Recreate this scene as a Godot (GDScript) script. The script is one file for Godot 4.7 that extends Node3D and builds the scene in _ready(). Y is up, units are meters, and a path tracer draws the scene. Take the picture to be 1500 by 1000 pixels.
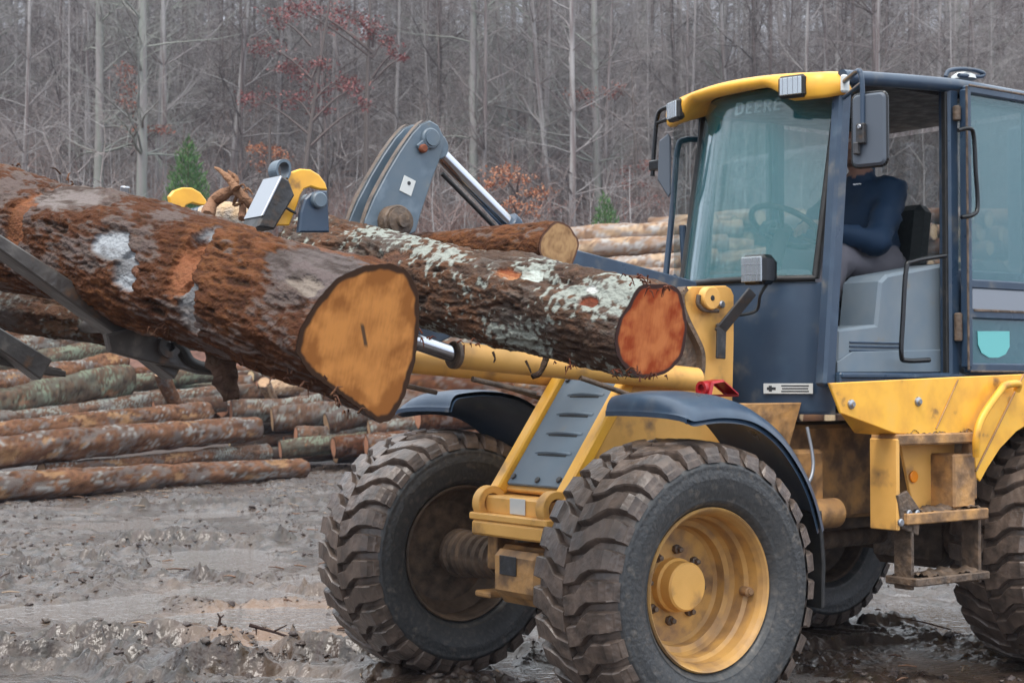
extends Node3D
# Log yard: a yellow wheel loader carrying logs on its forks, log piles and a bare winter wood behind.
# ---------------------------------------------------------------- camera numbers (read from the photograph)
const F := 2345.1      # focal length in pixels of the 1500 x 1000 picture
const EYE := 1.5186    # camera height
const HOR := 560.93    # row of the horizon
const TH := 0.6345     # heading of the loader
const LO := Vector3(0.17354, 0.0, -7.72434)   # ground point under the middle of the front axle
const TR := 0.64       # tyre radius
const WB := 2.74      # wheelbase
var used := {}
var M := {}
var pitch := 0.0
var ldr: Node3D
var LX: Transform3D

func ray(u: float, v: float) -> Vector3:
	var d := Vector3((u - 750.0) / F, -(v - 500.0) / F, -1.0)
	return Basis(Vector3.RIGHT, pitch) * d
func at(u: float, v: float, depth: float) -> Vector3:      # a point at a distance (metres along -z)
	var d := ray(u, v)
	return Vector3(0, EYE, 0) + d * (depth / -d.z)
func on_ground(u: float, v: float, y := 0.0) -> Vector3:
	var d := ray(u, v)
	return Vector3(0, EYE, 0) + d * ((y - EYE) / d.y)
func lp(u: float, v: float, axis: int, val: float) -> Vector3:   # loader coordinates of a pixel on a plane of the loader
	var inv := LX.affine_inverse()
	var o := inv * Vector3(0, EYE, 0)
	var d := inv.basis * ray(u, v)
	return o + d * ((val - o[axis]) / d[axis])
func lz(z: float, px: Array) -> PackedVector2Array:        # outline in pixels -> outline in loader x, y on the plane z
	var out := PackedVector2Array()
	for q in px:
		var w := lp(q[0], q[1], 2, z)
		out.append(Vector2(w.x, w.y))
	return out

# ---------------------------------------------------------------- mesh helper
class G:
	var V := PackedVector3Array()
	var N := PackedVector3Array()
	var C := PackedColorArray()
	var I := PackedInt32Array()
	var col := Color.WHITE
	func tri(a: Vector3, b: Vector3, c: Vector3) -> void:
		var n := (c - a).cross(b - a).normalized()
		var k := V.size()
		V.append(a); V.append(b); V.append(c)
		N.append(n); N.append(n); N.append(n)
		C.append(col); C.append(col); C.append(col)
		I.append(k); I.append(k + 1); I.append(k + 2)
	func quad(a: Vector3, b: Vector3, c: Vector3, d: Vector3) -> void:
		var n := (c - a).cross(b - a) + (d - a).cross(c - a)
		n = n.normalized()
		var k := V.size()
		V.append(a); V.append(b); V.append(c); V.append(d)
		for q in 4:
			N.append(n); C.append(col)
		I.append(k); I.append(k + 1); I.append(k + 2); I.append(k); I.append(k + 2); I.append(k + 3)
	func tri_out(a: Vector3, b: Vector3, c: Vector3, inside: Vector3) -> void:
		if (c - a).cross(b - a).dot(a - inside) < 0: tri(a, c, b)
		else: tri(a, b, c)
	func quad_out(a: Vector3, b: Vector3, c: Vector3, d: Vector3, inside: Vector3) -> void:
		if ((c - a).cross(b - a) + (d - a).cross(c - a)).dot((a + b + c + d) * 0.25 - inside) < 0: quad(a, d, c, b)
		else: quad(a, b, c, d)
	# grid of (rows x cols) points, smooth normals; wrap closes the columns
	func grid(P: PackedVector3Array, rows: int, cols: int, wrap := false, flip := false, cc := PackedColorArray()) -> void:
		var k0 := V.size()
		V.append_array(P)
		for i in rows:
			for j in cols:
				var i0 := maxi(i - 1, 0); var i1 := mini(i + 1, rows - 1)
				var j0 := (j - 1 + cols) % cols if wrap else maxi(j - 1, 0)
				var j1 := (j + 1) % cols if wrap else mini(j + 1, cols - 1)
				var n := (P[i1 * cols + j] - P[i0 * cols + j]).cross(P[i * cols + j1] - P[i * cols + j0])
				N.append((n if flip else -n).normalized())
		if cc.size() == P.size(): C.append_array(cc)
		else:
			for q in P.size(): C.append(col)
		for i in rows - 1:
			for j in (cols if wrap else cols - 1):
				var a := k0 + i * cols + j
				var b := k0 + i * cols + (j + 1) % cols
				var c := a + cols
				var d := b + cols
				if flip:
					I.append_array([a, b, d, a, d, c])
				else:
					I.append_array([a, d, b, a, c, d])
	func mesh() -> ArrayMesh:
		var arr := []
		arr.resize(Mesh.ARRAY_MAX)
		arr[Mesh.ARRAY_VERTEX] = V; arr[Mesh.ARRAY_NORMAL] = N; arr[Mesh.ARRAY_COLOR] = C; arr[Mesh.ARRAY_INDEX] = I
		var m := ArrayMesh.new()
		m.add_surface_from_arrays(Mesh.PRIMITIVE_TRIANGLES, arr)
		return m

func box(g: G, c: Vector3, s: Vector3, bev := 0.008, b := Basis()) -> void:
	var h := s * 0.5
	bev = minf(bev, minf(h.x, minf(h.y, h.z)) * 0.6)
	var pt := func(sx: int, sy: int, sz: int, ax: int) -> Vector3:
		var q := Vector3(sx * (h.x - bev), sy * (h.y - bev), sz * (h.z - bev))
		q[ax] = [sx * h.x, sy * h.y, sz * h.z][ax]
		return c + b * q
	for s1 in [-1, 1]:
		g.quad_out(pt.call(s1, -1, -1, 0), pt.call(s1, 1, -1, 0), pt.call(s1, 1, 1, 0), pt.call(s1, -1, 1, 0), c)
		g.quad_out(pt.call(-1, s1, -1, 1), pt.call(1, s1, -1, 1), pt.call(1, s1, 1, 1), pt.call(-1, s1, 1, 1), c)
		g.quad_out(pt.call(-1, -1, s1, 2), pt.call(1, -1, s1, 2), pt.call(1, 1, s1, 2), pt.call(-1, 1, s1, 2), c)
		for s2 in [-1, 1]:
			g.quad_out(pt.call(s1, s2, -1, 0), pt.call(s1, s2, 1, 0), pt.call(s1, s2, 1, 1), pt.call(s1, s2, -1, 1), c)
			g.quad_out(pt.call(s1, -1, s2, 0), pt.call(s1, 1, s2, 0), pt.call(s1, 1, s2, 2), pt.call(s1, -1, s2, 2), c)
			g.quad_out(pt.call(-1, s1, s2, 1), pt.call(1, s1, s2, 1), pt.call(1, s1, s2, 2), pt.call(-1, s1, s2, 2), c)
			for s3 in [-1, 1]:
				g.tri_out(pt.call(s1, s2, s3, 0), pt.call(s1, s2, s3, 1), pt.call(s1, s2, s3, 2), c)

# outline (x, y) drawn out along z from z0 to z1, edges chamfered
func prism(g: G, poly: PackedVector2Array, z0: float, z1: float, bev := 0.006, xf := Transform3D()) -> void:
	var n := poly.size()
	var area := 0.0
	for i in n: area += poly[i].cross(poly[(i + 1) % n])
	if area < 0.0: poly.reverse()
	var ins := PackedVector2Array()
	for i in n:
		var a := (poly[i] - poly[(i - 1 + n) % n]).normalized()
		var b := (poly[(i + 1) % n] - poly[i]).normalized()
		var na := Vector2(-a.y, a.x); var nb := Vector2(-b.y, b.x)
		var m := (na + nb)
		if m.length() < 0.2: m = na
		m = m.normalized()
		ins.append(poly[i] + m * bev / maxf(0.45, m.dot(na)))
	var t := Geometry2D.triangulate_polygon(ins)
	var P := func(q: Vector2, z: float) -> Vector3: return xf * Vector3(q.x, q.y, z)
	for i in range(0, t.size(), 3):
		var a := ins[t[i]]; var b := ins[t[i + 1]]; var c := ins[t[i + 2]]
		if (b - a).cross(c - a) > 0:
			var w := b; b = c; c = w
		g.tri(P.call(a, z1), P.call(b, z1), P.call(c, z1))
		g.tri(P.call(a, z0), P.call(c, z0), P.call(b, z0))
	for i in n:
		var j := (i + 1) % n
		g.quad(P.call(ins[i], z1), P.call(ins[j], z1), P.call(poly[j], z1 - bev), P.call(poly[i], z1 - bev))
		g.quad(P.call(poly[i], z1 - bev), P.call(poly[j], z1 - bev), P.call(poly[j], z0 + bev), P.call(poly[i], z0 + bev))
		g.quad(P.call(poly[i], z0 + bev), P.call(poly[j], z0 + bev), P.call(ins[j], z0), P.call(ins[i], z0))

func frame_of(d: Vector3) -> Basis:      # y along d
	var y := d.normalized()
	var x := y.cross(Vector3(0.31, 0.13, 0.94)).normalized()
	if y.cross(Vector3(0.31, 0.13, 0.94)).length() < 0.05: x = y.cross(Vector3.RIGHT).normalized()
	return Basis(x, y, x.cross(y))

func tube(g: G, pts: Array, r, sides := 8, caps := true) -> void:
	var n := pts.size()
	var P := PackedVector3Array()
	var b := frame_of(pts[1] - pts[0])
	for i in n:
		var d: Vector3 = pts[mini(i + 1, n - 1)] - pts[maxi(i - 1, 0)]
		var y := d.normalized()
		var x := (b.x - y * b.x.dot(y)).normalized()
		b = Basis(x, y, x.cross(y))
		var rr: float = r if not (r is Array) else r[i]
		for k in sides:
			var a := TAU * k / sides
			P.append(pts[i] + (b.x * cos(a) + b.z * sin(a)) * rr)
	g.grid(P, n, sides, true, true)
	if caps:
		for e in [0, n - 1]:
			var ctr: Vector3 = pts[e]
			var inn: Vector3 = pts[1] if e == 0 else pts[n - 2]
			for k in sides:
				g.tri_out(ctr, P[e * sides + k], P[e * sides + (k + 1) % sides], inn)

func cyl(g: G, a: Vector3, b: Vector3, r: float, sides := 20, bev := 0.006) -> void:
	var d := (b - a).normalized()
	var L := (b - a).length()
	bev = minf(bev, minf(r, L) * 0.3)
	lathe(g, [Vector2(0.0001, 0), Vector2(r - bev, 0), Vector2(r, bev), Vector2(r, L - bev), Vector2(r - bev, L), Vector2(0.0001, L)], Transform3D(frame_of(d), a), sides)

# profile of (radius, height) turned about y; each step of the profile keeps a hard edge
func lathe(g: G, prof: Array, xf: Transform3D, segs := 32, smooth := false) -> void:
	if smooth:
		var Q := PackedVector3Array()
		for p in prof:
			for k in segs:
				var a := TAU * k / segs
				Q.append(xf * Vector3(p.x * cos(a), p.y, p.x * sin(a)))
		g.grid(Q, prof.size(), segs, true, true)
		return
	for i in prof.size() - 1:
		var p: Vector2 = prof[i]; var q: Vector2 = prof[i + 1]
		var P := PackedVector3Array()
		var k0 := g.V.size()
		var nn := Vector2(q.y - p.y, -(q.x - p.x)).normalized()
		for s in [p, q]:
			for k in segs:
				var a := TAU * k / segs
				g.V.append(xf * Vector3(s.x * cos(a), s.y, s.x * sin(a)))
				g.N.append((xf.basis * Vector3(nn.x * cos(a), nn.y, nn.x * sin(a))).normalized())
				g.C.append(g.col)
		for k in segs:
			var a := k0 + k; var b := k0 + (k + 1) % segs
			g.I.append_array([a, b, b + segs, a, b + segs, a + segs])

func curve_pts(px: Array, n: int) -> Array:      # smooth line through points
	var out := []
	for i in px.size() - 1:
		var p0: Vector3 = px[maxi(i - 1, 0)]; var p1: Vector3 = px[i]; var p2: Vector3 = px[i + 1]; var p3: Vector3 = px[mini(i + 2, px.size() - 1)]
		for k in n:
			out.append(p1.cubic_interpolate(p2, p0, p3, float(k) / n))
	out.append(px[-1])
	return out

# ---------------------------------------------------------------- naming
func numbered(called: String) -> String:
	if not used.has(called):
		used[called] = 0
		return called
	used[called] += 1
	return "%s_%03d" % [called, used[called]]
func thing(called: String, label: String, category: String, group := "", where := Vector3.ZERO) -> Node3D:
	var o := Node3D.new()
	o.name = numbered(called)
	add_child(o)
	o.position = where
	tag(o, label, category, group)
	return o
func tag(o: Node, label: String, category: String, group := "") -> void:
	o.set_meta("label", label); o.set_meta("category", category)
	if group != "": o.set_meta("group", group)
func part(parent: Node, called: String, g, mat: Material, xf := Transform3D(), label := "") -> MeshInstance3D:
	var o := MeshInstance3D.new()
	o.name = called
	o.mesh = g.mesh() if g is G else g
	o.material_override = mat
	o.transform = xf
	o.cast_shadow = GeometryInstance3D.SHADOW_CASTING_SETTING_ON
	parent.add_child(o, true)
	if label != "": o.set_meta("label", label)
	return o
func group_node(parent: Node, called: String, xf := Transform3D()) -> Node3D:
	var o := Node3D.new()
	o.name = called
	o.transform = xf
	parent.add_child(o, true)
	return o
func structure(called: String, g, mat: Material) -> MeshInstance3D:
	var o := part(self, called, g, mat)
	o.set_meta("kind", "structure")
	return o

# ---------------------------------------------------------------- materials
func ramp_tex(seed_: int, freq: float, stops: Array, oct := 4, size := 512, type := FastNoiseLite.TYPE_SIMPLEX_SMOOTH) -> NoiseTexture2D:
	var n := FastNoiseLite.new()
	n.seed = seed_; n.frequency = freq; n.noise_type = type; n.fractal_octaves = oct
	n.fractal_type = FastNoiseLite.FRACTAL_FBM
	var t := NoiseTexture2D.new()
	t.width = size; t.height = size; t.seamless = true; t.normalize = true; t.noise = n
	var gr := Gradient.new()
	var off := PackedFloat32Array(); var cs := PackedColorArray()
	for s in stops:
		off.append(s[0]); cs.append(s[1])
	gr.offsets = off; gr.colors = cs
	t.color_ramp = gr
	return t
func grey(seed_: int, freq: float, a: float, b: float, oct := 4, size := 512) -> NoiseTexture2D:
	return ramp_tex(seed_, freq, [[0.0, Color(a, a, a)], [1.0, Color(b, b, b)]], oct, size)
func mat(called: String, c: Color, rough: float, metal := 0.0) -> StandardMaterial3D:
	var m := StandardMaterial3D.new()
	m.resource_name = called
	m.albedo_color = c; m.roughness = rough; m.metallic = metal
	M[called] = m
	return m
func tex_mat(called: String, stops: Array, seed_: int, freq: float, scale: float, r0: float, r1: float, bump := 0.0, oct := 4) -> StandardMaterial3D:
	var m := mat(called, Color.WHITE, 1.0)
	m.albedo_texture = ramp_tex(seed_, freq, stops, oct)
	m.roughness_texture = grey(seed_ + 7, freq * 1.7, r0, r1, oct, 256)
	m.roughness_texture_channel = BaseMaterial3D.TEXTURE_CHANNEL_RED
	if bump > 0.0:
		m.heightmap_enabled = true; m.heightmap_scale = bump
		m.heightmap_texture = grey(seed_ + 13, freq * 2.5, 0.0, 1.0, 5, 512)
	m.uv1_triplanar = true
	m.uv1_scale = Vector3(scale, scale, scale)
	return m
func make_materials() -> void:
	tex_mat("yellow_paint", [[0.0, Color(0.42, 0.31, 0.19)], [0.13, Color(0.62, 0.45, 0.22)], [0.24, Color(0.88, 0.64, 0.23)], [0.6, Color(0.95, 0.71, 0.24)], [1.0, Color(0.93, 0.71, 0.31)]], 3, 0.010, 0.8, 0.28, 0.55, 0.0, 5)
	tex_mat("dusty_yellow", [[0.0, Color(0.52, 0.40, 0.27)], [0.16, Color(0.72, 0.54, 0.30)], [0.35, Color(0.85, 0.64, 0.33)], [1.0, Color(0.90, 0.69, 0.38)]], 11, 0.01, 0.8, 0.4, 0.7, 0.0, 5)
	tex_mat("muddy_yellow", [[0.0, Color(0.34, 0.26, 0.19)], [0.35, Color(0.50, 0.38, 0.26)], [0.6, Color(0.66, 0.50, 0.32)], [1.0, Color(0.78, 0.58, 0.34)]], 21, 0.010, 1.1, 0.45, 0.8, 0.4, 5)
	tex_mat("slate_paint", [[0.0, Color(0.42, 0.41, 0.39)], [0.16, Color(0.26, 0.295, 0.34)], [0.26, Color(0.185, 0.25, 0.325)], [0.6, Color(0.17, 0.24, 0.32)], [0.85, Color(0.215, 0.29, 0.365)], [1.0, Color(0.32, 0.375, 0.43)]], 31, 0.009, 0.8, 0.22, 0.5, 0.0, 7)
	tex_mat("slate_light", [[0.0, Color(0.46, 0.45, 0.42)], [0.15, Color(0.37, 0.415, 0.45)], [0.6, Color(0.335, 0.395, 0.445)], [1.0, Color(0.43, 0.485, 0.53)]], 37, 0.010, 1.0, 0.3, 0.55, 0.0, 5)
	tex_mat("slate_dusty", [[0.0, Color(0.46, 0.43, 0.39)], [0.2, Color(0.38, 0.425, 0.465)], [1.0, Color(0.33, 0.40, 0.46)]], 39, 0.009, 1.0, 0.45, 0.7, 0.0, 5)
	tex_mat("console_grey", [[0.0, Color(0.50, 0.48, 0.44)], [0.2, Color(0.47, 0.51, 0.54)], [1.0, Color(0.42, 0.48, 0.53)]], 40, 0.009, 1.0, 0.45, 0.7, 0.0, 5)
	tex_mat("dark_metal", [[0.0, Color(0.30, 0.22, 0.16)], [0.3, Color(0.17, 0.165, 0.165)], [0.7, Color(0.20, 0.20, 0.21)], [1.0, Color(0.31, 0.30, 0.30)]], 41, 0.014, 1.3, 0.35, 0.65, 0.2)
	tex_mat("tine_metal", [[0.0, Color(0.40, 0.28, 0.19)], [0.3, Color(0.24, 0.22, 0.21)], [0.7, Color(0.29, 0.27, 0.255)], [1.0, Color(0.42, 0.39, 0.36)]], 42, 0.012, 1.1, 0.3, 0.6, 0.25, 6)
	tex_mat("muddy_metal", [[0.0, Color(0.22, 0.18, 0.15)], [0.5, Color(0.36, 0.30, 0.25)], [1.0, Color(0.48, 0.39, 0.31)]], 43, 0.014, 1.5, 0.45, 0.8, 0.5)
	tex_mat("rubber_side", [[0.0, Color(0.33, 0.32, 0.315)], [0.2, Color(0.265, 0.26, 0.255)], [0.42, Color(0.205, 0.21, 0.215)], [0.62, Color(0.235, 0.235, 0.235)], [0.76, Color(0.31, 0.295, 0.28)], [1.0, Color(0.42, 0.39, 0.36)]], 51, 0.022, 1.3, 0.35, 0.6, 0.25, 6)
	tex_mat("rubber_tread", [[0.0, Color(0.17, 0.15, 0.14)], [0.3, Color(0.28, 0.24, 0.215)], [0.65, Color(0.37, 0.315, 0.28)], [1.0, Color(0.46, 0.40, 0.355)]], 53, 0.014, 1.4, 0.22, 0.55, 0.35, 6)
	tex_mat("rim_paint", [[0.0, Color(0.36, 0.28, 0.21)], [0.3, Color(0.56, 0.43, 0.29)], [0.55, Color(0.72, 0.55, 0.31)], [1.0, Color(0.82, 0.63, 0.34)]], 57, 0.007, 1.3, 0.35, 0.65, 0.0, 6)
	tex_mat("black_rubber", [[0.0, Color(0.20, 0.18, 0.165)], [0.5, Color(0.09, 0.09, 0.09)], [1.0, Color(0.13, 0.13, 0.135)]], 61, 0.014, 1.5, 0.4, 0.7)
	tex_mat("interior", [[0.0, Color(0.25, 0.28, 0.30)], [1.0, Color(0.33, 0.37, 0.39)]], 63, 0.01, 1.2, 0.5, 0.7)
	tex_mat("seat_cloth", [[0.0, Color(0.06, 0.09, 0.09)], [1.0, Color(0.11, 0.14, 0.14)]], 65, 0.03, 2.0, 0.6, 0.8)
	mat("chrome", Color(0.72, 0.73, 0.75), 0.14, 1.0)
	mat("bright_steel", Color(0.62, 0.63, 0.65), 0.35, 0.9)
	mat("black_gloss", Color(0.05, 0.05, 0.055), 0.25)
	mat("red_plastic", Color(0.62, 0.10, 0.13), 0.35)
	mat("label_white", Color(0.78, 0.79, 0.78), 0.5)
	mat("label_dark", Color(0.16, 0.17, 0.18), 0.5)
	mat("orange_reflector", Color(0.90, 0.52, 0.04), 0.3)
	mat("lens", Color(0.68, 0.70, 0.71), 0.25, 0.8)
	mat("mirror_back", Color(0.30, 0.33, 0.37), 0.45)
	mat("sticker_teal", Color(0.42, 0.72, 0.72), 0.5)
	mat("brushed_sheet", Color(0.55, 0.57, 0.60), 0.45, 0.5)
	mat("cloth_skin", Color.WHITE, 0.75).vertex_color_use_as_albedo = true
	var gl := mat("glass_teal", Color(0.07, 0.43, 0.46, 0.31), 0.02)
	gl.transparency = BaseMaterial3D.TRANSPARENCY_ALPHA
	gl = mat("glass_light", Color(0.05, 0.36, 0.37, 0.24), 0.02)
	gl.transparency = BaseMaterial3D.TRANSPARENCY_ALPHA
	gl = mat("glass_print", Color(0.75, 0.90, 0.92, 0.10), 0.3)
	gl.transparency = BaseMaterial3D.TRANSPARENCY_ALPHA
	var b := mat("bark", Color.WHITE, 0.85)
	b.vertex_color_use_as_albedo = true
	b.metallic_specular = 0.2
	b.heightmap_enabled = true; b.heightmap_scale = 1.1; b.heightmap_texture = grey(71, 0.03, 0.0, 1.0, 5, 512)
	b.uv1_triplanar = true; b.uv1_scale = Vector3(3, 3, 3)
	var w := mat("cut_wood", Color.WHITE, 0.55)
	w.vertex_color_use_as_albedo = true
	w.metallic_specular = 0.25
	var cm := mat("clod", Color.WHITE, 0.6)
	cm.vertex_color_use_as_albedo = true
	var tw := mat("twig", Color.WHITE, 0.9)
	tw.vertex_color_use_as_albedo = true
	tw.metallic_specular = 0.2
	var lf := mat("leaf", Color.WHITE, 0.7)
	lf.vertex_color_use_as_albedo = true
	lf.backlight_enabled = true; lf.backlight = Color(0.35, 0.2, 0.15)
func make_camera_and_light() -> void:
	pitch = atan((HOR - 500.0) / F)
	LX = Transform3D(Basis(Vector3.UP, TH), LO)
	var cam := Camera3D.new()
	cam.name = "camera"
	cam.position = Vector3(0, EYE, 0)
	cam.rotation = Vector3(pitch, 0, 0)
	cam.near = 0.1
	cam.far = 900.0
	var ca := CameraAttributesPhysical.new()
	ca.frustum_focal_length = 12.0 / (500.0 / F)
	ca.frustum_focus_distance = 6.3
	ca.exposure_aperture = 8.0
	ca.frustum_near = 0.1
	ca.frustum_far = 900.0
	cam.attributes = ca
	cam.fov = rad_to_deg(2.0 * atan(500.0 / F))
	add_child(cam)
	cam.current = true
	var sky := ProceduralSkyMaterial.new()
	sky.sky_top_color = Color(0.95, 0.98, 1.0)
	sky.sky_horizon_color = Color(0.68, 0.72, 0.80)
	sky.sky_curve = 0.3
	sky.ground_bottom_color = Color(0.2, 0.18, 0.17)
	sky.ground_horizon_color = Color(0.4, 0.38, 0.38)
	sky.sun_angle_max = 1.0
	var e := Environment.new()
	e.background_mode = Environment.BG_SKY
	e.sky = Sky.new()
	e.sky.sky_material = sky
	e.background_energy_multiplier = 1.0
	e.tonemap_mode = Environment.TONE_MAPPER_LINEAR
	e.tonemap_exposure = 2.55
	e.fog_enabled = true
	e.fog_density = 0.0005
	e.fog_light_color = Color(0.76, 0.80, 0.88)
	e.sdfgi_enabled = true
	e.ssao_enabled = true
	e.ssil_enabled = true
	var we := WorldEnvironment.new()
	we.environment = e
	add_child(we)
	var sun := DirectionalLight3D.new()
	sun.name = "overcast_sun"
	sun.light_energy = 0.4
	sun.light_angular_distance = 25.0
	sun.light_color = Color(1.0, 0.98, 0.96)
	sun.shadow_enabled = true
	sun.rotation = Vector3(deg_to_rad(-62), deg_to_rad(-25), 0)
	add_child(sun)
# ---------------------------------------------------------------- ground
var n1 := FastNoiseLite.new()
var n2 := FastNoiseLite.new()
var n3 := FastNoiseLite.new()
const WATER := -0.018
var puddles := []      # [x, z, half width, half depth, how deep, clay]
var tracks := []       # [points x z ..., width]
func setup_noise() -> void:
	n1.seed = 5; n1.frequency = 1.0; n1.fractal_octaves = 1; n1.noise_type = FastNoiseLite.TYPE_SIMPLEX_SMOOTH
	n1.fractal_type = FastNoiseLite.FRACTAL_NONE
	n2.seed = 77; n2.frequency = 1.0; n2.fractal_octaves = 4; n2.noise_type = FastNoiseLite.TYPE_SIMPLEX_SMOOTH
	n2.fractal_type = FastNoiseLite.FRACTAL_FBM
	n3.seed = 99; n3.frequency = 1.0; n3.fractal_octaves = 4; n3.noise_type = FastNoiseLite.TYPE_SIMPLEX_SMOOTH
	n3.fractal_type = FastNoiseLite.FRACTAL_RIDGED
	for q in [[310, 818, 115, 15, 0.05, 0.0], [110, 893, 150, 14, 0.045, 0.1], [400, 905, 130, 16, 0.045, 1.0], [420, 940, 100, 9, 0.03, 0.9], [330, 868, 150, 10, 0.03, 0.2], [480, 850, 90, 12, 0.04, 0.2],
			[420, 995, 130, 9, 0.04, 0.2], [1400, 905, 90, 26, 0.05, 0.1], [820, 985, 60, 18, 0.05, 0.0], [180, 770, 120, 7, 0.03, 0.0], [330, 752, 90, 5, 0.03, 0.0], [60, 745, 90, 5, 0.03, 0.0], [720, 965, 60, 10, 0.04, 0.1]]:
		var c := on_ground(q[0], q[1]); var e := on_ground(q[0] + q[2], q[1]); var t := on_ground(q[0], q[1] - q[3])
		puddles.append([c.x, c.z, e.x - c.x, absf(t.z - c.z) * 1.35, q[4], q[5]])
	for q in [[[-60, 862], [60, 822], [190, 800], [420, 790], [640, 800]], [[-60, 800], [90, 815], [230, 850], [420, 870], [640, 880]], [[-80, 930], [150, 945], [400, 965], [700, 985]], [[-80, 760], [200, 745], [500, 735]],
			[[900, 1000], [1100, 950], [1300, 925], [1500, 915]], [[-80, 985], [150, 975], [330, 992], [500, 1015]]]:
		var l := []
		for w in q:
			var g := on_ground(w[0], w[1]); l.append(Vector2(g.x, g.z))
		tracks.append(l)
func hill(x: float, z: float) -> float:
	var d := -z
	var t := d - 42.0 - 3.0 * sin(x * 0.06)
	if t <= 0.0: return 0.0
	var y := 0.30 * t * smoothstep(0.0, 10.0, t)
	if t > 72.0: y -= 0.30 * (t - 72.0) * 0.95
	return y + n2.get_noise_2d(x * 0.03, z * 0.03) * 1.2 * smoothstep(0.0, 20.0, t)
func on_hill(u: float, v: float) -> float:      # distance at which the line of sight meets the slope
	var d := ray(u, v)
	var k := 44.0
	while k < 130.0:
		var p := Vector3(0, EYE, 0) + d * (k / -d.z)
		if p.y <= hill(p.x, p.z): return k
		k += 0.5
	return 130.0
func mud(x: float, z: float) -> Array:     # height, clay share, lumpiness
	var y := n2.get_noise_2d(x * 0.35, z * 0.35) * 0.05
	var lump := clampf(n2.get_noise_2d(x * 0.7 + 40.0, z * 0.9) * 3.0 + 0.25, 0.0, 1.0)
	var r := 1.0 - absf(n1.get_noise_2d(x * 5.5, z * 5.5))
	var r2 := 1.0 - absf(n1.get_noise_2d(x * 13.0 + 9.0, z * 13.0))
	y += lump * (0.045 * (1.0 - r * r) + 0.02 * (1.0 - r2))
	y += n2.get_noise_2d(x * 9.0, z * 9.0) * 0.016 * (0.15 + lump) + n2.get_noise_2d(x * 21.0, z * 21.0) * 0.016 * (0.05 + lump)
	var p := Vector2(x, z)
	for l in tracks:
		for i in l.size() - 1:
			var a: Vector2 = l[i]; var b: Vector2 = l[i + 1]
			var ab := b - a
			var t := (p - a).dot(ab) / ab.length_squared()
			if t < 0.0 or t > 1.0: continue
			var off := (p - a).dot(ab.orthogonal().normalized()) + n1.get_noise_2d(x * 0.6, z * 0.6) * 0.25
			var w := absf(off)
			if w < 0.42:
				var s := t * ab.length()
				var inn := 1.0 - smoothstep(0.20, 0.27, w)
				var lug := smoothstep(-0.25, 0.35, sin((s + w * 0.55) * 36.0))
				var worn := clampf(0.75 + n1.get_noise_2d(x * 0.9 + 7.0, z * 0.9) * 1.1, 0.0, 1.0)
				y = y * (1.0 - 0.6 * inn * worn) + inn * worn * (-0.06 + 0.055 * lug) + 0.07 * worn * exp(-pow((w - 0.31) / 0.05, 2.0)) * (0.6 + 0.6 * r2)
	var clay := 0.0
	for q in puddles:
		var e := Vector2((x - q[0]) / q[2], (z - q[1]) / q[3])
		var k := e.length() + n2.get_noise_2d(x * 1.6, z * 1.6) * 0.55
		if k < 1.3:
			var s := 1.0 - smoothstep(0.55, 1.15, k)
			y = lerpf(y, minf(y * 0.25, 0.0) - q[4], s)
		clay = maxf(clay, q[5] * (1.0 - smoothstep(0.6, 1.9, e.length())))
	return [y, clay, lump]
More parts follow.
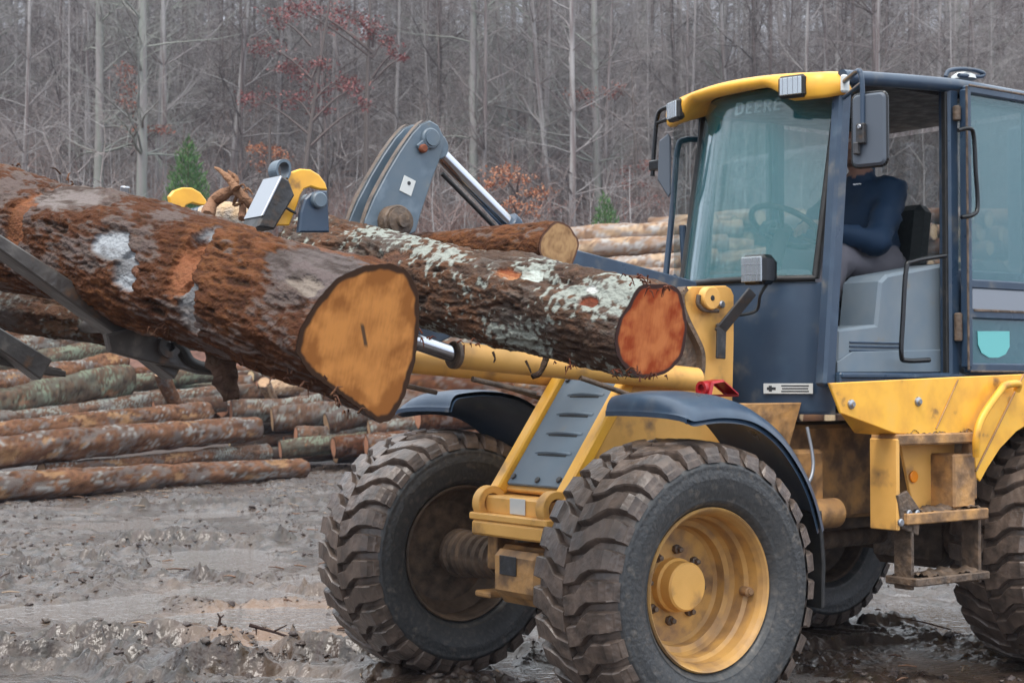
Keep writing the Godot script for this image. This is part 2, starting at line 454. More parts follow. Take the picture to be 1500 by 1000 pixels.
func make_ground() -> void:
	var xs := PackedFloat32Array(); var zs := PackedFloat32Array()
	var gx := -11.5
	while gx < 9.0:
		xs.append(gx)
		gx += 0.026 if gx > -4.2 and gx < 4.0 else 0.05
	var gz := -4.2
	while gz > -33.0:
		zs.append(gz)
		gz -= 0.021 + 0.0032 * maxf(0.0, -gz - 8.0)
	var P := PackedVector3Array(); var C := PackedColorArray()
	var rows := zs.size(); var cols := xs.size()
	P.resize(rows * cols); C.resize(rows * cols)
	for i in rows:
		for j in cols:
			var q := mud(xs[j], zs[i])
			P[i * cols + j] = Vector3(xs[j], q[0], zs[i])
			var a := n2.get_noise_2d(xs[j] * 0.9 + 30.0, zs[i] * 0.9) * 0.5 + 0.5
			var b := n2.get_noise_2d(xs[j] * 7.0, zs[i] * 7.0 + 50.0) * 0.5 + 0.5
			var c := Color(0.050, 0.034, 0.025).lerp(Color(0.082, 0.060, 0.048), smoothstep(0.35, 0.7, a))
			c = c.lerp(Color(0.022, 0.016, 0.013), smoothstep(0.46, 0.66, b) * 0.8)
			c = c.lerp(Color(0.21, 0.12, 0.065), q[1] * 0.8 * smoothstep(0.25, 0.6, a + b * 0.3))
			C[i * cols + j] = c
	var g := G.new()
	g.grid(P, rows, cols, false, false, C)
	var m := mat("wet_mud", Color.WHITE, 1.0)
	m.vertex_color_use_as_albedo = true
	m.roughness_texture = grey(201, 0.02, 0.2, 0.46, 5, 512)
	m.roughness_texture_channel = BaseMaterial3D.TEXTURE_CHANNEL_RED
	m.heightmap_enabled = true; m.heightmap_scale = 1.1; m.heightmap_texture = grey(203, 0.05, 0.0, 1.0, 5, 512)
	m.uv1_triplanar = true; m.uv1_world_triplanar = true; m.uv1_scale = Vector3(0.7, 0.7, 0.7)
	m.metallic_specular = 0.55
	structure("mud_ground", g, m)
	# puddle water, level, seen where the mud dips below it
	g = G.new()
	g.quad(Vector3(-11, WATER, -4.3), Vector3(-11, WATER, -26), Vector3(8.8, WATER, -26), Vector3(8.8, WATER, -4.3))
	var wm := mat("muddy_water", Color(0.47, 0.45, 0.44), 0.08)
	wm.heightmap_enabled = true; wm.heightmap_scale = 0.9; wm.heightmap_texture = grey(207, 0.02, 0.0, 1.0, 3, 512)
	wm.uv1_triplanar = true; wm.uv1_world_triplanar = true; wm.uv1_scale = Vector3(0.8, 0.8, 0.8)
	structure("puddle_water", g, wm)
	# crumbs and clods of mud, twigs and bark trodden into it
	var rng := RandomNumberGenerator.new()
	rng.seed = 808
	var clods := []
	for k in 3:
		var cg := G.new()
		cg.col = [Color(0.055, 0.042, 0.036), Color(0.075, 0.058, 0.05), Color(0.10, 0.08, 0.07)][k]
		var Pc := PackedVector3Array()
		for i in 6:
			for j in 8:
				var th := PI * i / 5.0; var ph := TAU * j / 8.0
				var dv := Vector3(sin(th) * cos(ph), cos(th) * 0.7, sin(th) * sin(ph))
				Pc.append(dv * (1.0 + 0.7 * n1.get_noise_3d(dv.x * 1.3 + k * 9.0, dv.y * 1.3, dv.z * 1.3)))
		cg.grid(Pc, 6, 8, true, false)
		clods.append(cg)
	for k in 3:
		var tr := []
		while tr.size() < 2300:
			var z := -6.5 - 18.0 * pow(rng.randf(), 1.3); var x := rng.randf_range(-0.36, 0.36) * -z
			var lump := n2.get_noise_2d(x * 0.7 + 40.0, z * 0.9) * 3.0 + 0.1
			if rng.randf() > clampf(lump, 0.02, 1.0): continue
			var y: float = mud(x, z)[0]
			if y < WATER - 0.01: continue
			var sz := 0.007 + 0.024 * pow(rng.randf(), 4.0)
			tr.append(Transform3D(Basis(Vector3(rng.randfn(), rng.randfn(), rng.randfn()).normalized(), rng.randf() * TAU).scaled(Vector3(sz, sz * 0.7, sz)), Vector3(x, y + sz * 0.05, z)))
		stuff("mud_clods", clods[k], M.clod, tr, "dark crumbs and clods of mud scattered over the wet yard", "mud")
	var bits := G.new()
	for k in 1500:
		var z := -6.5 - 20.0 * pow(rng.randf(), 0.8) if k < 800 else -18.0 - 9.0 * rng.randf(); var x := rng.randf_range(-0.36, 0.3) * -z
		var y: float = mud(x, z)[0] + 0.008
		if y < WATER: continue
		var a := rng.randf() * TAU; var L := rng.randf_range(0.03, 0.16) * (1.0 if rng.randf() < 0.9 else 3.0)
		var dv := Vector3(cos(a), rng.randfn(0, 0.08), sin(a)) * L
		bits.col = [Color(0.11, 0.065, 0.045), Color(0.20, 0.12, 0.08), Color(0.30, 0.22, 0.16), Color(0.07, 0.05, 0.04)][rng.randi() % 4]
		tube(bits, [Vector3(x, y, z), Vector3(x, y + 0.006, z) + dv * 0.5, Vector3(x, y, z) + dv], [0.005, 0.006, 0.003], 4, false)
	var bo := part(self, "bark_litter", bits, M.twig)
	tag(bo, "splinters and bits of bark trodden into the mud", "bark litter")
	bo.set_meta("kind", "stuff")
	# a forked twig standing in the mud and a long bent one beside it
	for q in [[[[320, 918], [322, 905], [318, 898]], [[322, 905], [328, 900]], [[322, 912], [335, 922]], "short dark twig stuck upright in the clay coloured mud"], [[[365, 915], [400, 925], [470, 948]], [[375, 916], [375, 930]], [[400, 925], [420, 915]], "long thin bent twig lying on the mud before the far front tyre"]]:
		var p0 := on_ground(q[0][0][0], maxf(q[0][0][1], q[0][2][1]))
		var dd := -p0.z
		var tw := thing("twig", q[3], "twig", "", p0)
		for w in 3:
			var tg := G.new()
			tg.col = Color(0.05, 0.035, 0.03)
			var pts := []
			for e in q[w]: pts.append(at(e[0], e[1], dd) - p0)
			if pts.size() == 2: pts.insert(1, pts[0].lerp(pts[1], 0.5))
			tube(tg, pts, [0.012, 0.008, 0.005] if w == 0 else [0.007, 0.005, 0.003], 5)
			part(tw, "stem" if w == 0 else "side_twig", tg, M.twig)
	# the yard beyond and the wooded slope, out to the horizon
	g = G.new()
	var R := 110
	var Q := PackedVector3Array(); var K := PackedColorArray()
	var zz := []
	for i in R: zz.append(30.0 - 32.0 * i / 14.0 if i < 28 else -33.9 - pow((i - 28) / 81.0, 1.6) * 330.0)
	for i in R:
		for j in 121:
			var xx := (j - 60) * 4.0
			var y := hill(xx, zz[i])
			Q.append(Vector3(xx, y - 0.16 + (n2.get_noise_2d(xx * 0.2, zz[i] * 0.2) * 0.1), zz[i]))
			var a := n2.get_noise_2d(xx * 0.15, zz[i] * 0.15) * 0.5 + 0.5
			var c := Color(0.075, 0.061, 0.053)
			if zz[i] < -44.0 + 2.0 * sin(xx * 0.3): c = Color(0.26, 0.14, 0.105).lerp(Color(0.20, 0.14, 0.12), a)
			K.append(c)
	g.grid(Q, R, 121, false, false, K)
	var hm := mat("leaf_litter", Color.WHITE, 0.9)
	hm.vertex_color_use_as_albedo = true
	hm.albedo_texture = ramp_tex(211, 0.03, [[0.0, Color(0.5, 0.45, 0.42)], [0.5, Color(0.85, 0.78, 0.75)], [1.0, Color(1.0, 0.92, 0.86)]], 5)
	hm.uv1_triplanar = true; hm.uv1_world_triplanar = true; hm.uv1_scale = Vector3(0.25, 0.25, 0.25)
	structure("hillside", g, hm)

# ---------------------------------------------------------------- bare trees
func branch(g: G, rng: RandomNumberGenerator, p: Vector3, d: Vector3, L: float, r: float, level: int, droop: float) -> void:
	var seg := 4 if level > 1 else (3 if level == 1 else 2)
	var pts := [p]; var rr := [r]
	var dd := d
	for k in seg:
		dd = (dd + Vector3(rng.randfn(0, 0.16), rng.randfn(0, 0.12) + droop, rng.randfn(0, 0.16))).normalized()
		pts.append(pts[-1] + dd * L / seg)
		rr.append(lerpf(r, r * 0.25, float(k + 1) / seg))
	tube(g, pts, rr, 5 if level > 1 else 3, false)
	if level == 0: return
	var n := 7 if level >= 2 else 5
	for k in n:
		var t := rng.randf_range(0.2, 1.0)
		var i := mini(int(t * seg), seg - 1)
		var q: Vector3 = pts[i].lerp(pts[i + 1], t * seg - i)
		var side := dd.cross(Vector3(rng.randfn(), rng.randfn(), rng.randfn())).normalized()
		branch(g, rng, q, (dd * 0.75 + side * 0.8).normalized(), L * rng.randf_range(0.35, 0.6), maxf(lerpf(r, r * 0.25, t) * 0.55, 0.006), level - 1, droop)
func tree_meshes(sd: int, h: float, r: float, low: float, limbs: int, c1: Color, c2: Color) -> Array:
	var rng := RandomNumberGenerator.new()
	rng.seed = sd
	var g := G.new()
	var n := 26; var s := 9
	var P := PackedVector3Array(); var C := PackedColorArray()
	var ctr := []
	var bend := Vector2(rng.randfn(0, 0.25), rng.randfn(0, 0.25))
	var ph := rng.randf() * 10.0
	for i in n:
		var t := float(i) / (n - 1)
		var c := Vector3(bend.x * sin(t * 3.0 + ph) * 1.2 - bend.x * sin(ph) * 1.2 + sin(t * 9.0 + ph) * 0.06, h * t, bend.y * sin(t * 2.5))
		ctr.append(c)
		var rad := r * (1.0 - 0.82 * t) * (1.0 + 0.6 * exp(-t * h * 2.5))
		for j in s:
			var a := TAU * j / s
			P.append(c + Vector3(cos(a), 0, sin(a)) * rad * (1.0 + 0.1 * n1.get_noise_2d(a * 2.0, t * 20.0 + sd)))
			var k := n2.get_noise_3d(cos(a) * 0.8 + sd, sin(a) * 0.8, t * h * 0.45) * 0.9 + 0.5
			C.append(c1.lerp(c2, smoothstep(0.3, 0.7, k)))
	g.grid(P, n, s, true, true, C)
	var b := G.new()
	b.col = c1.lerp(c2, 0.5)
	for k in limbs:
		var t := low + (0.97 - low) * pow(rng.randf(), 1.4)
		var i := mini(int(t * (n - 1)), n - 2)
		var a := rng.randf() * TAU
		var up := rng.randf_range(0.25, 0.9)
		var d := Vector3(cos(a), up, sin(a)).normalized()
		b.col = c1.lerp(c2, rng.randf())
		branch(b, rng, ctr[i], d, rng.randf_range(1.6, 4.2) * (1.15 - 0.6 * t), r * (1.0 - 0.8 * t) * rng.randf_range(0.22, 0.4), 2, 0.02)
	return [g.mesh(), b.mesh()]
func sapling_mesh(sd: int, h: float, twigs: int, c1: Color, c2: Color) -> ArrayMesh:
	var rng := RandomNumberGenerator.new()
	rng.seed = sd
	var g := G.new()
	for st in 3:
		g.col = c1.lerp(c2, rng.randf())
		var p := Vector3(rng.randfn(0, 0.5), 0, rng.randfn(0, 0.5))
		var pts := [p]; var rr := [0.035]
		var d := Vector3(rng.randfn(0, 0.15), 1, rng.randfn(0, 0.15)).normalized()
		var hh := h * rng.randf_range(0.5, 1.0)
		for k in 5:
			d = (d + Vector3(rng.randfn(0, 0.1), 0.1, rng.randfn(0, 0.1))).normalized()
			pts.append(pts[-1] + d * hh / 5.0); rr.append(0.035 * (1.0 - 0.16 * (k + 1)))
		tube(g, pts, rr, 4, false)
		for k in twigs:
			g.col = c1.lerp(c2, rng.randf())
			var t := rng.randf_range(0.15, 1.0)
			var i := mini(int(t * 5), 4)
			var a := rng.randf() * TAU
			branch(g, rng, pts[i].lerp(pts[i + 1], t * 5 - i), Vector3(cos(a), rng.randf_range(0.3, 1.3), sin(a)).normalized(), rng.randf_range(0.5, 1.6), 0.013, 1, 0.03)
	return g.mesh()
func leaf_cloud(g: G, rng: RandomNumberGenerator, c: Vector3, rad: Vector3, n: int, size: float, cols: Array) -> void:
	for k in n:
		var p := c + Vector3(rng.randfn(0, 0.42), rng.randfn(0, 0.42), rng.randfn(0, 0.42)) * rad
		var a := Vector3(rng.randfn(), rng.randfn(), rng.randfn()).normalized() * size * rng.randf_range(0.6, 1.3)
		var b := a.cross(Vector3(rng.randfn(), rng.randfn(), rng.randfn())).normalized() * size * 0.5
		g.col = cols[rng.randi() % cols.size()]
		g.quad(p - a, p + b, p + a, p - b)
func leafy_tree(called: String, label: String, cat: String, u: float, v: float, d: float, h: float, spread: float, blobs: Array, cols: Array, grp := "") -> void:
	# blobs: [u, v, half width px, half height px] clumps of dead leaves that still hang on the twigs
	var rng := RandomNumberGenerator.new()
	rng.seed = int(u * 7 + v)
	h = 0.0
	for q in blobs: h = maxf(h, at(q[0], q[1], d).y)
	var base := at(u, v, d)
	base.y = hill(base.x, base.z) - 0.2
	h += 0.8 - base.y
	var t := thing(called, label, cat, grp, base)
	var g := G.new(); var lv := G.new()
	g.col = Color(0.13, 0.11, 0.105)
	var top := Vector3(rng.randfn(0, 0.3), h, 0)
	tube(g, curve_pts([Vector3.ZERO, Vector3(rng.randfn(0, 0.2), h * 0.4, 0), top], 5), [0.14, 0.13, 0.12, 0.11, 0.10, 0.09, 0.08, 0.07, 0.06, 0.04, 0.02], 6, false)
	var cr := G.new()
	cr.col = Color(0.15, 0.125, 0.115)
	for q in blobs:
		var c := at(q[0], q[1], d + rng.randfn(0, 0.5)) - base
		var px := d / F
		var s := Vector3(0, clampf(c.y - absf(c.x) * 0.5 - 0.3, 0.3, h), 0)
		tube(cr, curve_pts([s, s.lerp(c, 0.55) + Vector3(0, 0.12, 0), c], 4), [0.05, 0.045, 0.04, 0.035, 0.03, 0.025, 0.02, 0.015, 0.01], 4, false)
		for k in 5: branch(cr, rng, s.lerp(c, rng.randf_range(0.5, 1.0)), (c - s).normalized(), q[2] * px * 1.2, 0.012, 1, 0.0)
		for k in 7:
			var cc := c + Vector3(rng.randfn(0, 0.5) * q[2], rng.randfn(0, 0.5) * q[3], rng.randfn(0, 0.5) * q[2]) * px
			leaf_cloud(lv, rng, cc, Vector3(q[2], q[3], q[2]) * px * 0.9, int(8.0 + q[2] * 0.6), 0.055, cols)
	part(t, "trunk", g, M.twig)
	var crown := part(t, "crown", cr, M.twig)
	part(crown, "leaves", lv, M.leaf)
func cedar(u: float, v: float, d: float, w: float, h: float, label: String) -> void:
	var rng := RandomNumberGenerator.new()
	rng.seed = int(u)
	var base := at(u, v, d)
	base.y = hill(base.x, base.z) - 0.1
	var topy := at(u, v, d).y
	var H := topy - base.y
	var t := thing("young_cedar", label, "cedar tree", "", base)
	var g := G.new()
	g.col = Color(0.12, 0.09, 0.07)
	tube(g, [Vector3.ZERO, Vector3(0.03, H * 0.5, 0), Vector3(0, H * 0.97, 0)], [0.06, 0.04, 0.01], 6)
	part(t, "trunk", g, M.twig)
	var lv := G.new()
	w = H * 0.62
	for k in 14000:
		var y := 1.0 - sqrt(rng.randf())
		var a := rng.randf() * TAU
		var lobe := 0.75 + 0.35 * n1.get_noise_2d(cos(a) * 2.0 + u, sin(a) * 2.0 + y * 5.0)
		var rad := w * 0.5 * (0.03 + 0.97 * pow(1.0 - y, 0.85)) * lobe * sqrt(rng.randf()) * 1.15
		var p := Vector3(cos(a) * rad, H * (0.05 + 0.95 * y) , sin(a) * rad)
		var dir := Vector3(cos(a) * 0.5, 0.9, sin(a) * 0.5) + Vector3(rng.randfn(0, 0.3), rng.randfn(0, 0.3), rng.randfn(0, 0.3))
		var A := dir.normalized() * 0.15
		var B := A.cross(Vector3(rng.randfn(), rng.randfn(), rng.randfn())).normalized() * 0.024
		lv.col = Color(0.04, 0.12, 0.035).lerp(Color(0.11, 0.21, 0.055), rng.randf())
		lv.tri(p - B, p + A, p + B)
	part(t, "crown", lv, M.leaf)
func make_forest() -> void:
	var rng := RandomNumberGenerator.new()
	rng.seed = 4242
	var grey1 := Color(0.27, 0.245, 0.24); var grey2 := Color(0.17, 0.14, 0.135)
	var pale := Color(0.33, 0.315, 0.31); var dark := Color(0.085, 0.073, 0.07); var moss := Color(0.25, 0.26, 0.235)
	var kinds := [
		tree_meshes(1, 19.0, 0.10, 0.12, 38, grey1, grey2), tree_meshes(2, 21.0, 0.14, 0.16, 30, pale, grey2), tree_meshes(3, 17.0, 0.08, 0.08, 40, grey2, dark),
		tree_meshes(4, 22.0, 0.20, 0.25, 24, grey1, moss), tree_meshes(5, 18.0, 0.09, 0.08, 40, pale, grey1), tree_meshes(6, 20.0, 0.11, 0.2, 26, dark, grey2), tree_meshes(7, 15.0, 0.06, 0.06, 36, grey1, pale)]
	# trees one can name
	var named := [
		[143, 54.0, 3, 1.0, "tall pale trunk with a dark stained top in the wood"], [207, 52.0, 3, 1.05, "mossy grey-green trunk that forks above the log in the wood"],
		[28, 56.0, 1, 0.8, "slim whitish trunk at the edge of the wood"], [103, 56.0, 6, 1.0, "very thin pale sapling trunk beside the tall dark-topped trunk"],
		[405, 62.0, 5, 1.1, "dark trunk rising among red leaves in the wood"], [693, 58.0, 3, 0.95, "straight grey trunk above the crank arm in the wood"],
		[752, 60.0, 1, 1.15, "pale thick trunk above the chrome rod in the wood"], [778, 60.0, 3, 0.8, "grey trunk leaning against the pale thick trunk"],
		[1072, 62.0, 1, 0.9, "pale trunk above the yellow cab visor"], [1224, 60.0, 1, 0.95, "pale trunk rising behind the corner of the cab roof"],
		[640, 66.0, 5, 1.0, "thin dark trunk against bright sky gaps in the wood"]]
	for q in named:
		var d: float = q[1]
		var b := at(q[0], 300, d)
		b.y = hill(b.x, b.z) - 0.2
		var t := thing("bare_tree", q[4], "tree", "bare trees in the winter wood", b)
		t.rotation.y = rng.randf() * TAU
		t.scale = Vector3(q[3], 1.0, q[3])
		part(t, "trunk", kinds[q[2]][0], M.twig)
		part(t, "crown", kinds[q[2]][1], M.twig)
	var protos := []
	var labels := ["bare grey tree among many in the winter wood", "bare pale-barked tree among many in the winter wood", "bare dark thin tree among many in the winter wood", "bare mossy grey tree among many in the winter wood", "bare light grey tree among many in the winter wood", "bare blackish tree among many in the winter wood", "bare slender sapling tree among many in the winter wood"]
	for k in kinds.size(): protos.append(null)
	var spots := []
	while spots.size() < 540:
		var d := 53.5 + 88.0 * pow(rng.randf(), 0.85)
		var x := rng.randf_range(-1.0, 1.0) * (0.345 * d + 3.0)
		if d > 104.0 and rng.randf() < 0.65: continue
		spots.append(Vector2(x, -d))
	spots.sort_custom(func(a, b): return a.y > b.y)
	var far := []
	for k in kinds.size(): far.append([])
	for i in spots.size():
		var k := rng.randi() % kinds.size()
		var p := Vector3(spots[i].x, hill(spots[i].x, spots[i].y) - 0.2, spots[i].y)
		var rot := rng.randf() * TAU
		var sc := rng.randf_range(0.75, 1.2)
		var sy := rng.randf_range(0.8, 1.1)
		if i < 280:
			var t: Node3D
			if protos[k] == null:
				t = thing("bare_tree", labels[k], "tree", "bare trees in the winter wood", p)
				part(t, "trunk", kinds[k][0], M.twig)
				part(t, "crown", kinds[k][1], M.twig)
				protos[k] = t
			else:
				t = protos[k].duplicate()
				t.name = numbered("bare_tree")
				add_child(t)
			t.position = p; t.rotation = Vector3(rng.randfn(0, 0.02), rot, rng.randfn(0, 0.025)); t.scale = Vector3(sc, sy, sc)
		else:
			far[k].append(Transform3D(Basis(Vector3.UP, rot).scaled(Vector3(sc, sy, sc)), p))
	for k in kinds.size():
		for w in 2:
			stuff("distant_wood", kinds[k][w], M.twig, far[k], "mass of bare trees far up the wooded slope", "woodland")
	# the same wood goes on round the left side of the yard, outside the picture; the windscreen mirrors it
	for k in [1, 3, 5]:
		var tr2 := []
		for i in 34:
			var x := -30.0 - 34.0 * rng.randf(); var z := 12.0 - 70.0 * rng.randf()
			if x > -0.36 * absf(z) - 6.0 and z < 0.0: continue
			tr2.append(Transform3D(Basis(Vector3.UP, rng.randf() * TAU).scaled(Vector3(1.3, rng.randf_range(0.8, 1.1), 1.3)), Vector3(x, hill(x, z) - 0.2, z)))
		for w in 2: stuff("distant_wood", kinds[k][w], M.twig, tr2, "mass of bare trees along the side of the yard", "woodland")
	# undergrowth
	var saps := [sapling_mesh(11, 3.4, 10, Color(0.25, 0.18, 0.16), Color(0.42, 0.375, 0.36)), sapling_mesh(12, 2.6, 12, Color(0.23, 0.135, 0.11), Color(0.36, 0.285, 0.265)), sapling_mesh(13, 4.6, 10, Color(0.45, 0.435, 0.43), Color(0.24, 0.20, 0.185)), sapling_mesh(14, 2.0, 14, Color(0.27, 0.13, 0.10), Color(0.38, 0.275, 0.245))]
	for k in saps.size():
		var tr := []
		for i in 1100:
			var d := 52.0 + 84.0 * pow(rng.randf(), 0.9)
			var x := rng.randf_range(-1.0, 1.0) * (0.345 * d + 3.0)
			var s := rng.randf_range(0.7, 1.5)
			tr.append(Transform3D(Basis(Vector3.UP, rng.randf() * TAU).scaled(Vector3(s, s * rng.randf_range(0.8, 1.3), s)), Vector3(x, hill(x, -d) - 0.2, -d)))
		stuff("undergrowth", saps[k], M.twig, tr, "leafless grey-brown brush covering the floor of the wood", "brush")
	# leaf clumps on the floor and low brush that keeps brown leaves
	var lv := G.new()
	for k in 60: leaf_cloud(lv, rng, Vector3(rng.randfn(0, 0.5), 0.5 + rng.randf() * 0.9, rng.randfn(0, 0.5)), Vector3(0.5, 0.4, 0.5), 7, 0.06, [Color(0.20, 0.09, 0.06), Color(0.26, 0.13, 0.09), Color(0.17, 0.08, 0.065), Color(0.24, 0.17, 0.14)])
	var tl := []
	for i in 1100:
		var d := 50.0 + 75.0 * pow(rng.randf(), 1.1)
		var x := rng.randf_range(-1.0, 1.0) * (0.345 * d + 3.0)
		if n2.get_noise_2d(x * 0.05, d * 0.05) < -0.2: continue
		var s := rng.randf_range(0.6, 1.5)
		tl.append(Transform3D(Basis(Vector3.UP, rng.randf() * TAU).scaled(Vector3(s, s, s)), Vector3(x, hill(x, -d) - 0.1, -d)))
	stuff("leafy_brush", lv, M.leaf, tl, "low brush with dead brown leaves between the bare trunks", "brush")
	var red := [Color(0.17, 0.05, 0.05), Color(0.22, 0.065, 0.06), Color(0.25, 0.10, 0.085), Color(0.14, 0.045, 0.045)]
	var orange := [Color(0.36, 0.13, 0.055), Color(0.42, 0.17, 0.08), Color(0.30, 0.11, 0.06), Color(0.40, 0.21, 0.12)]
	leafy_tree("red_oak", "oak holding dark red leaves above the left pair of yellow discs", "tree", 455, 300, 50.0, 9.0, 1.0, [[375, 145, 20, 14], [395, 70, 26, 12], [410, 30, 30, 12], [440, 105, 26, 12], [455, 130, 24, 14], [430, 145, 26, 10], [475, 165, 14, 6], [495, 118, 20, 10], [515, 130, 18, 10], [530, 155, 10, 12], [470, 95, 18, 8], [425, 95, 18, 8]], red)
	leafy_tree("red_oak", "oak holding dark red leaves on a long bough near the sky gaps", "tree", 545, 300, 51.0, 9.5, 1.0, [[505, 20, 26, 12], [530, 35, 22, 12], [548, 48, 18, 12], [565, 62, 14, 10], [578, 78, 10, 10], [490, 38, 16, 8], [590, 85, 8, 6], [455, 15, 22, 10], [430, 12, 18, 8]], red)
	leafy_tree("young_beech", "small beech with orange leaves beside the chrome hydraulic rod", "tree", 758, 345, 49.0, 4.6, 1.0, [[745, 245, 14, 8], [735, 260, 22, 8], [760, 262, 20, 10], [780, 285, 22, 8], [752, 300, 16, 10], [775, 305, 18, 10], [745, 320, 14, 8], [720, 270, 12, 6]], orange)
	leafy_tree("young_beech", "small beech with orange-red leaves behind the left pale trunks", "tree", 190, 330, 53.0, 7.0, 1.0, [[185, 105, 16, 12], [192, 130, 14, 14], [200, 155, 14, 10], [180, 150, 10, 8], [235, 190, 16, 8], [205, 190, 16, 6]], [Color(0.30, 0.10, 0.06), Color(0.25, 0.09, 0.06), Color(0.34, 0.14, 0.09)])
	leafy_tree("young_beech", "low beech with faded orange leaves behind the ringed dark block", "tree", 395, 330, 52.0, 5.0, 1.0, [[375, 222, 14, 8], [395, 215, 14, 6], [410, 232, 14, 6], [385, 240, 14, 6]], orange)
	leafy_tree("young_beech", "thin beech with brown-red leaves right of the young green cedar", "tree", 935, 340, 56.0, 5.0, 1.0, [[935, 250, 24, 8], [960, 240, 18, 8], [925, 270, 20, 8], [820, 305, 20, 10], [945, 300, 22, 10], [905, 130, 14, 10], [850, 140, 24, 10]], [Color(0.24, 0.10, 0.08), Color(0.28, 0.13, 0.10), Color(0.20, 0.08, 0.07)])
	cedar(275, 198, 50.0, 1.35, 1.85, "young green cedar behind the left yellow disc")
	cedar(886, 282, 48.0, 1.3, 1.3, "young green cedar standing above the log pile beside the cab")
func stuff(called: String, mesh_or_g, m: Material, tr: Array, label: String, cat: String) -> void:
	var mm := MultiMesh.new()
	mm.transform_format = MultiMesh.TRANSFORM_3D
	mm.mesh = mesh_or_g.mesh() if mesh_or_g is G else mesh_or_g
	mm.instance_count = tr.size()
	for i in tr.size(): mm.set_instance_transform(i, tr[i])
	var o := MultiMeshInstance3D.new()
	o.name = numbered(called)
	o.multimesh = mm
	o.material_override = m
	add_child(o)
	tag(o, label, cat, label)
	o.set_meta("kind", "stuff")
# ---------------------------------------------------------------- logs
func sm(a: float, b: float, x: float) -> float: return smoothstep(a, b, x)
# style of the bark: base colours, lichen, peeled wood
var STY := {
	"red": {"a": Color(0.081, 0.034, 0.018), "b": Color(0.020, 0.012, 0.009), "c": Color(0.144, 0.060, 0.026), "g": Color(0.114, 0.094, 0.086), "gl": 0.2, "l": Color(0.228, 0.239, 0.205), "ll": 0.0, "w": Color(0.239, 0.137, 0.068), "wl": 0.0},
	"lichen": {"a": Color(0.079, 0.051, 0.038), "b": Color(0.030, 0.022, 0.019), "c": Color(0.128, 0.064, 0.038), "g": Color(0.105, 0.090, 0.079), "gl": 0.3, "l": Color(0.300, 0.323, 0.289), "ll": 0.30, "w": Color(0.240, 0.083, 0.034), "wl": 0.0},
	"tan": {"a": Color(0.125, 0.061, 0.035), "b": Color(0.041, 0.023, 0.016), "c": Color(0.190, 0.094, 0.053), "g": Color(0.126, 0.110, 0.101), "gl": 0.33, "l": Color(0.242, 0.236, 0.219), "ll": 0.1, "w": Color(0.288, 0.162, 0.081), "wl": 0.35},
	"grey": {"a": Color(0.112, 0.066, 0.045), "b": Color(0.046, 0.030, 0.022), "c": Color(0.164, 0.084, 0.051), "g": Color(0.133, 0.123, 0.115), "gl": 0.45, "l": Color(0.213, 0.223, 0.197), "ll": 0.3, "w": Color(0.223, 0.133, 0.080), "wl": 0.15},
	"green": {"a": Color(0.087, 0.062, 0.044), "b": Color(0.035, 0.027, 0.022), "c": Color(0.129, 0.076, 0.050), "g": Color(0.100, 0.097, 0.076), "gl": 0.4, "l": Color(0.147, 0.169, 0.123), "ll": 0.36, "w": Color(0.222, 0.117, 0.070), "wl": 0.1},
	"dark": {"a": Color(0.077, 0.043, 0.029), "b": Color(0.032, 0.021, 0.015), "c": Color(0.113, 0.061, 0.038), "g": Color(0.084, 0.071, 0.063), "gl": 0.4, "l": Color(0.158, 0.158, 0.142), "ll": 0.15, "w": Color(0.184, 0.105, 0.063), "wl": 0.15},
	"pale": {"a": Color(0.281, 0.178, 0.115), "b": Color(0.119, 0.072, 0.051), "c": Color(0.391, 0.246, 0.149), "g": Color(0.315, 0.289, 0.272), "gl": 0.45, "l": Color(0.425, 0.408, 0.383), "ll": 0.15, "w": Color(0.510, 0.357, 0.230), "wl": 0.5},
}
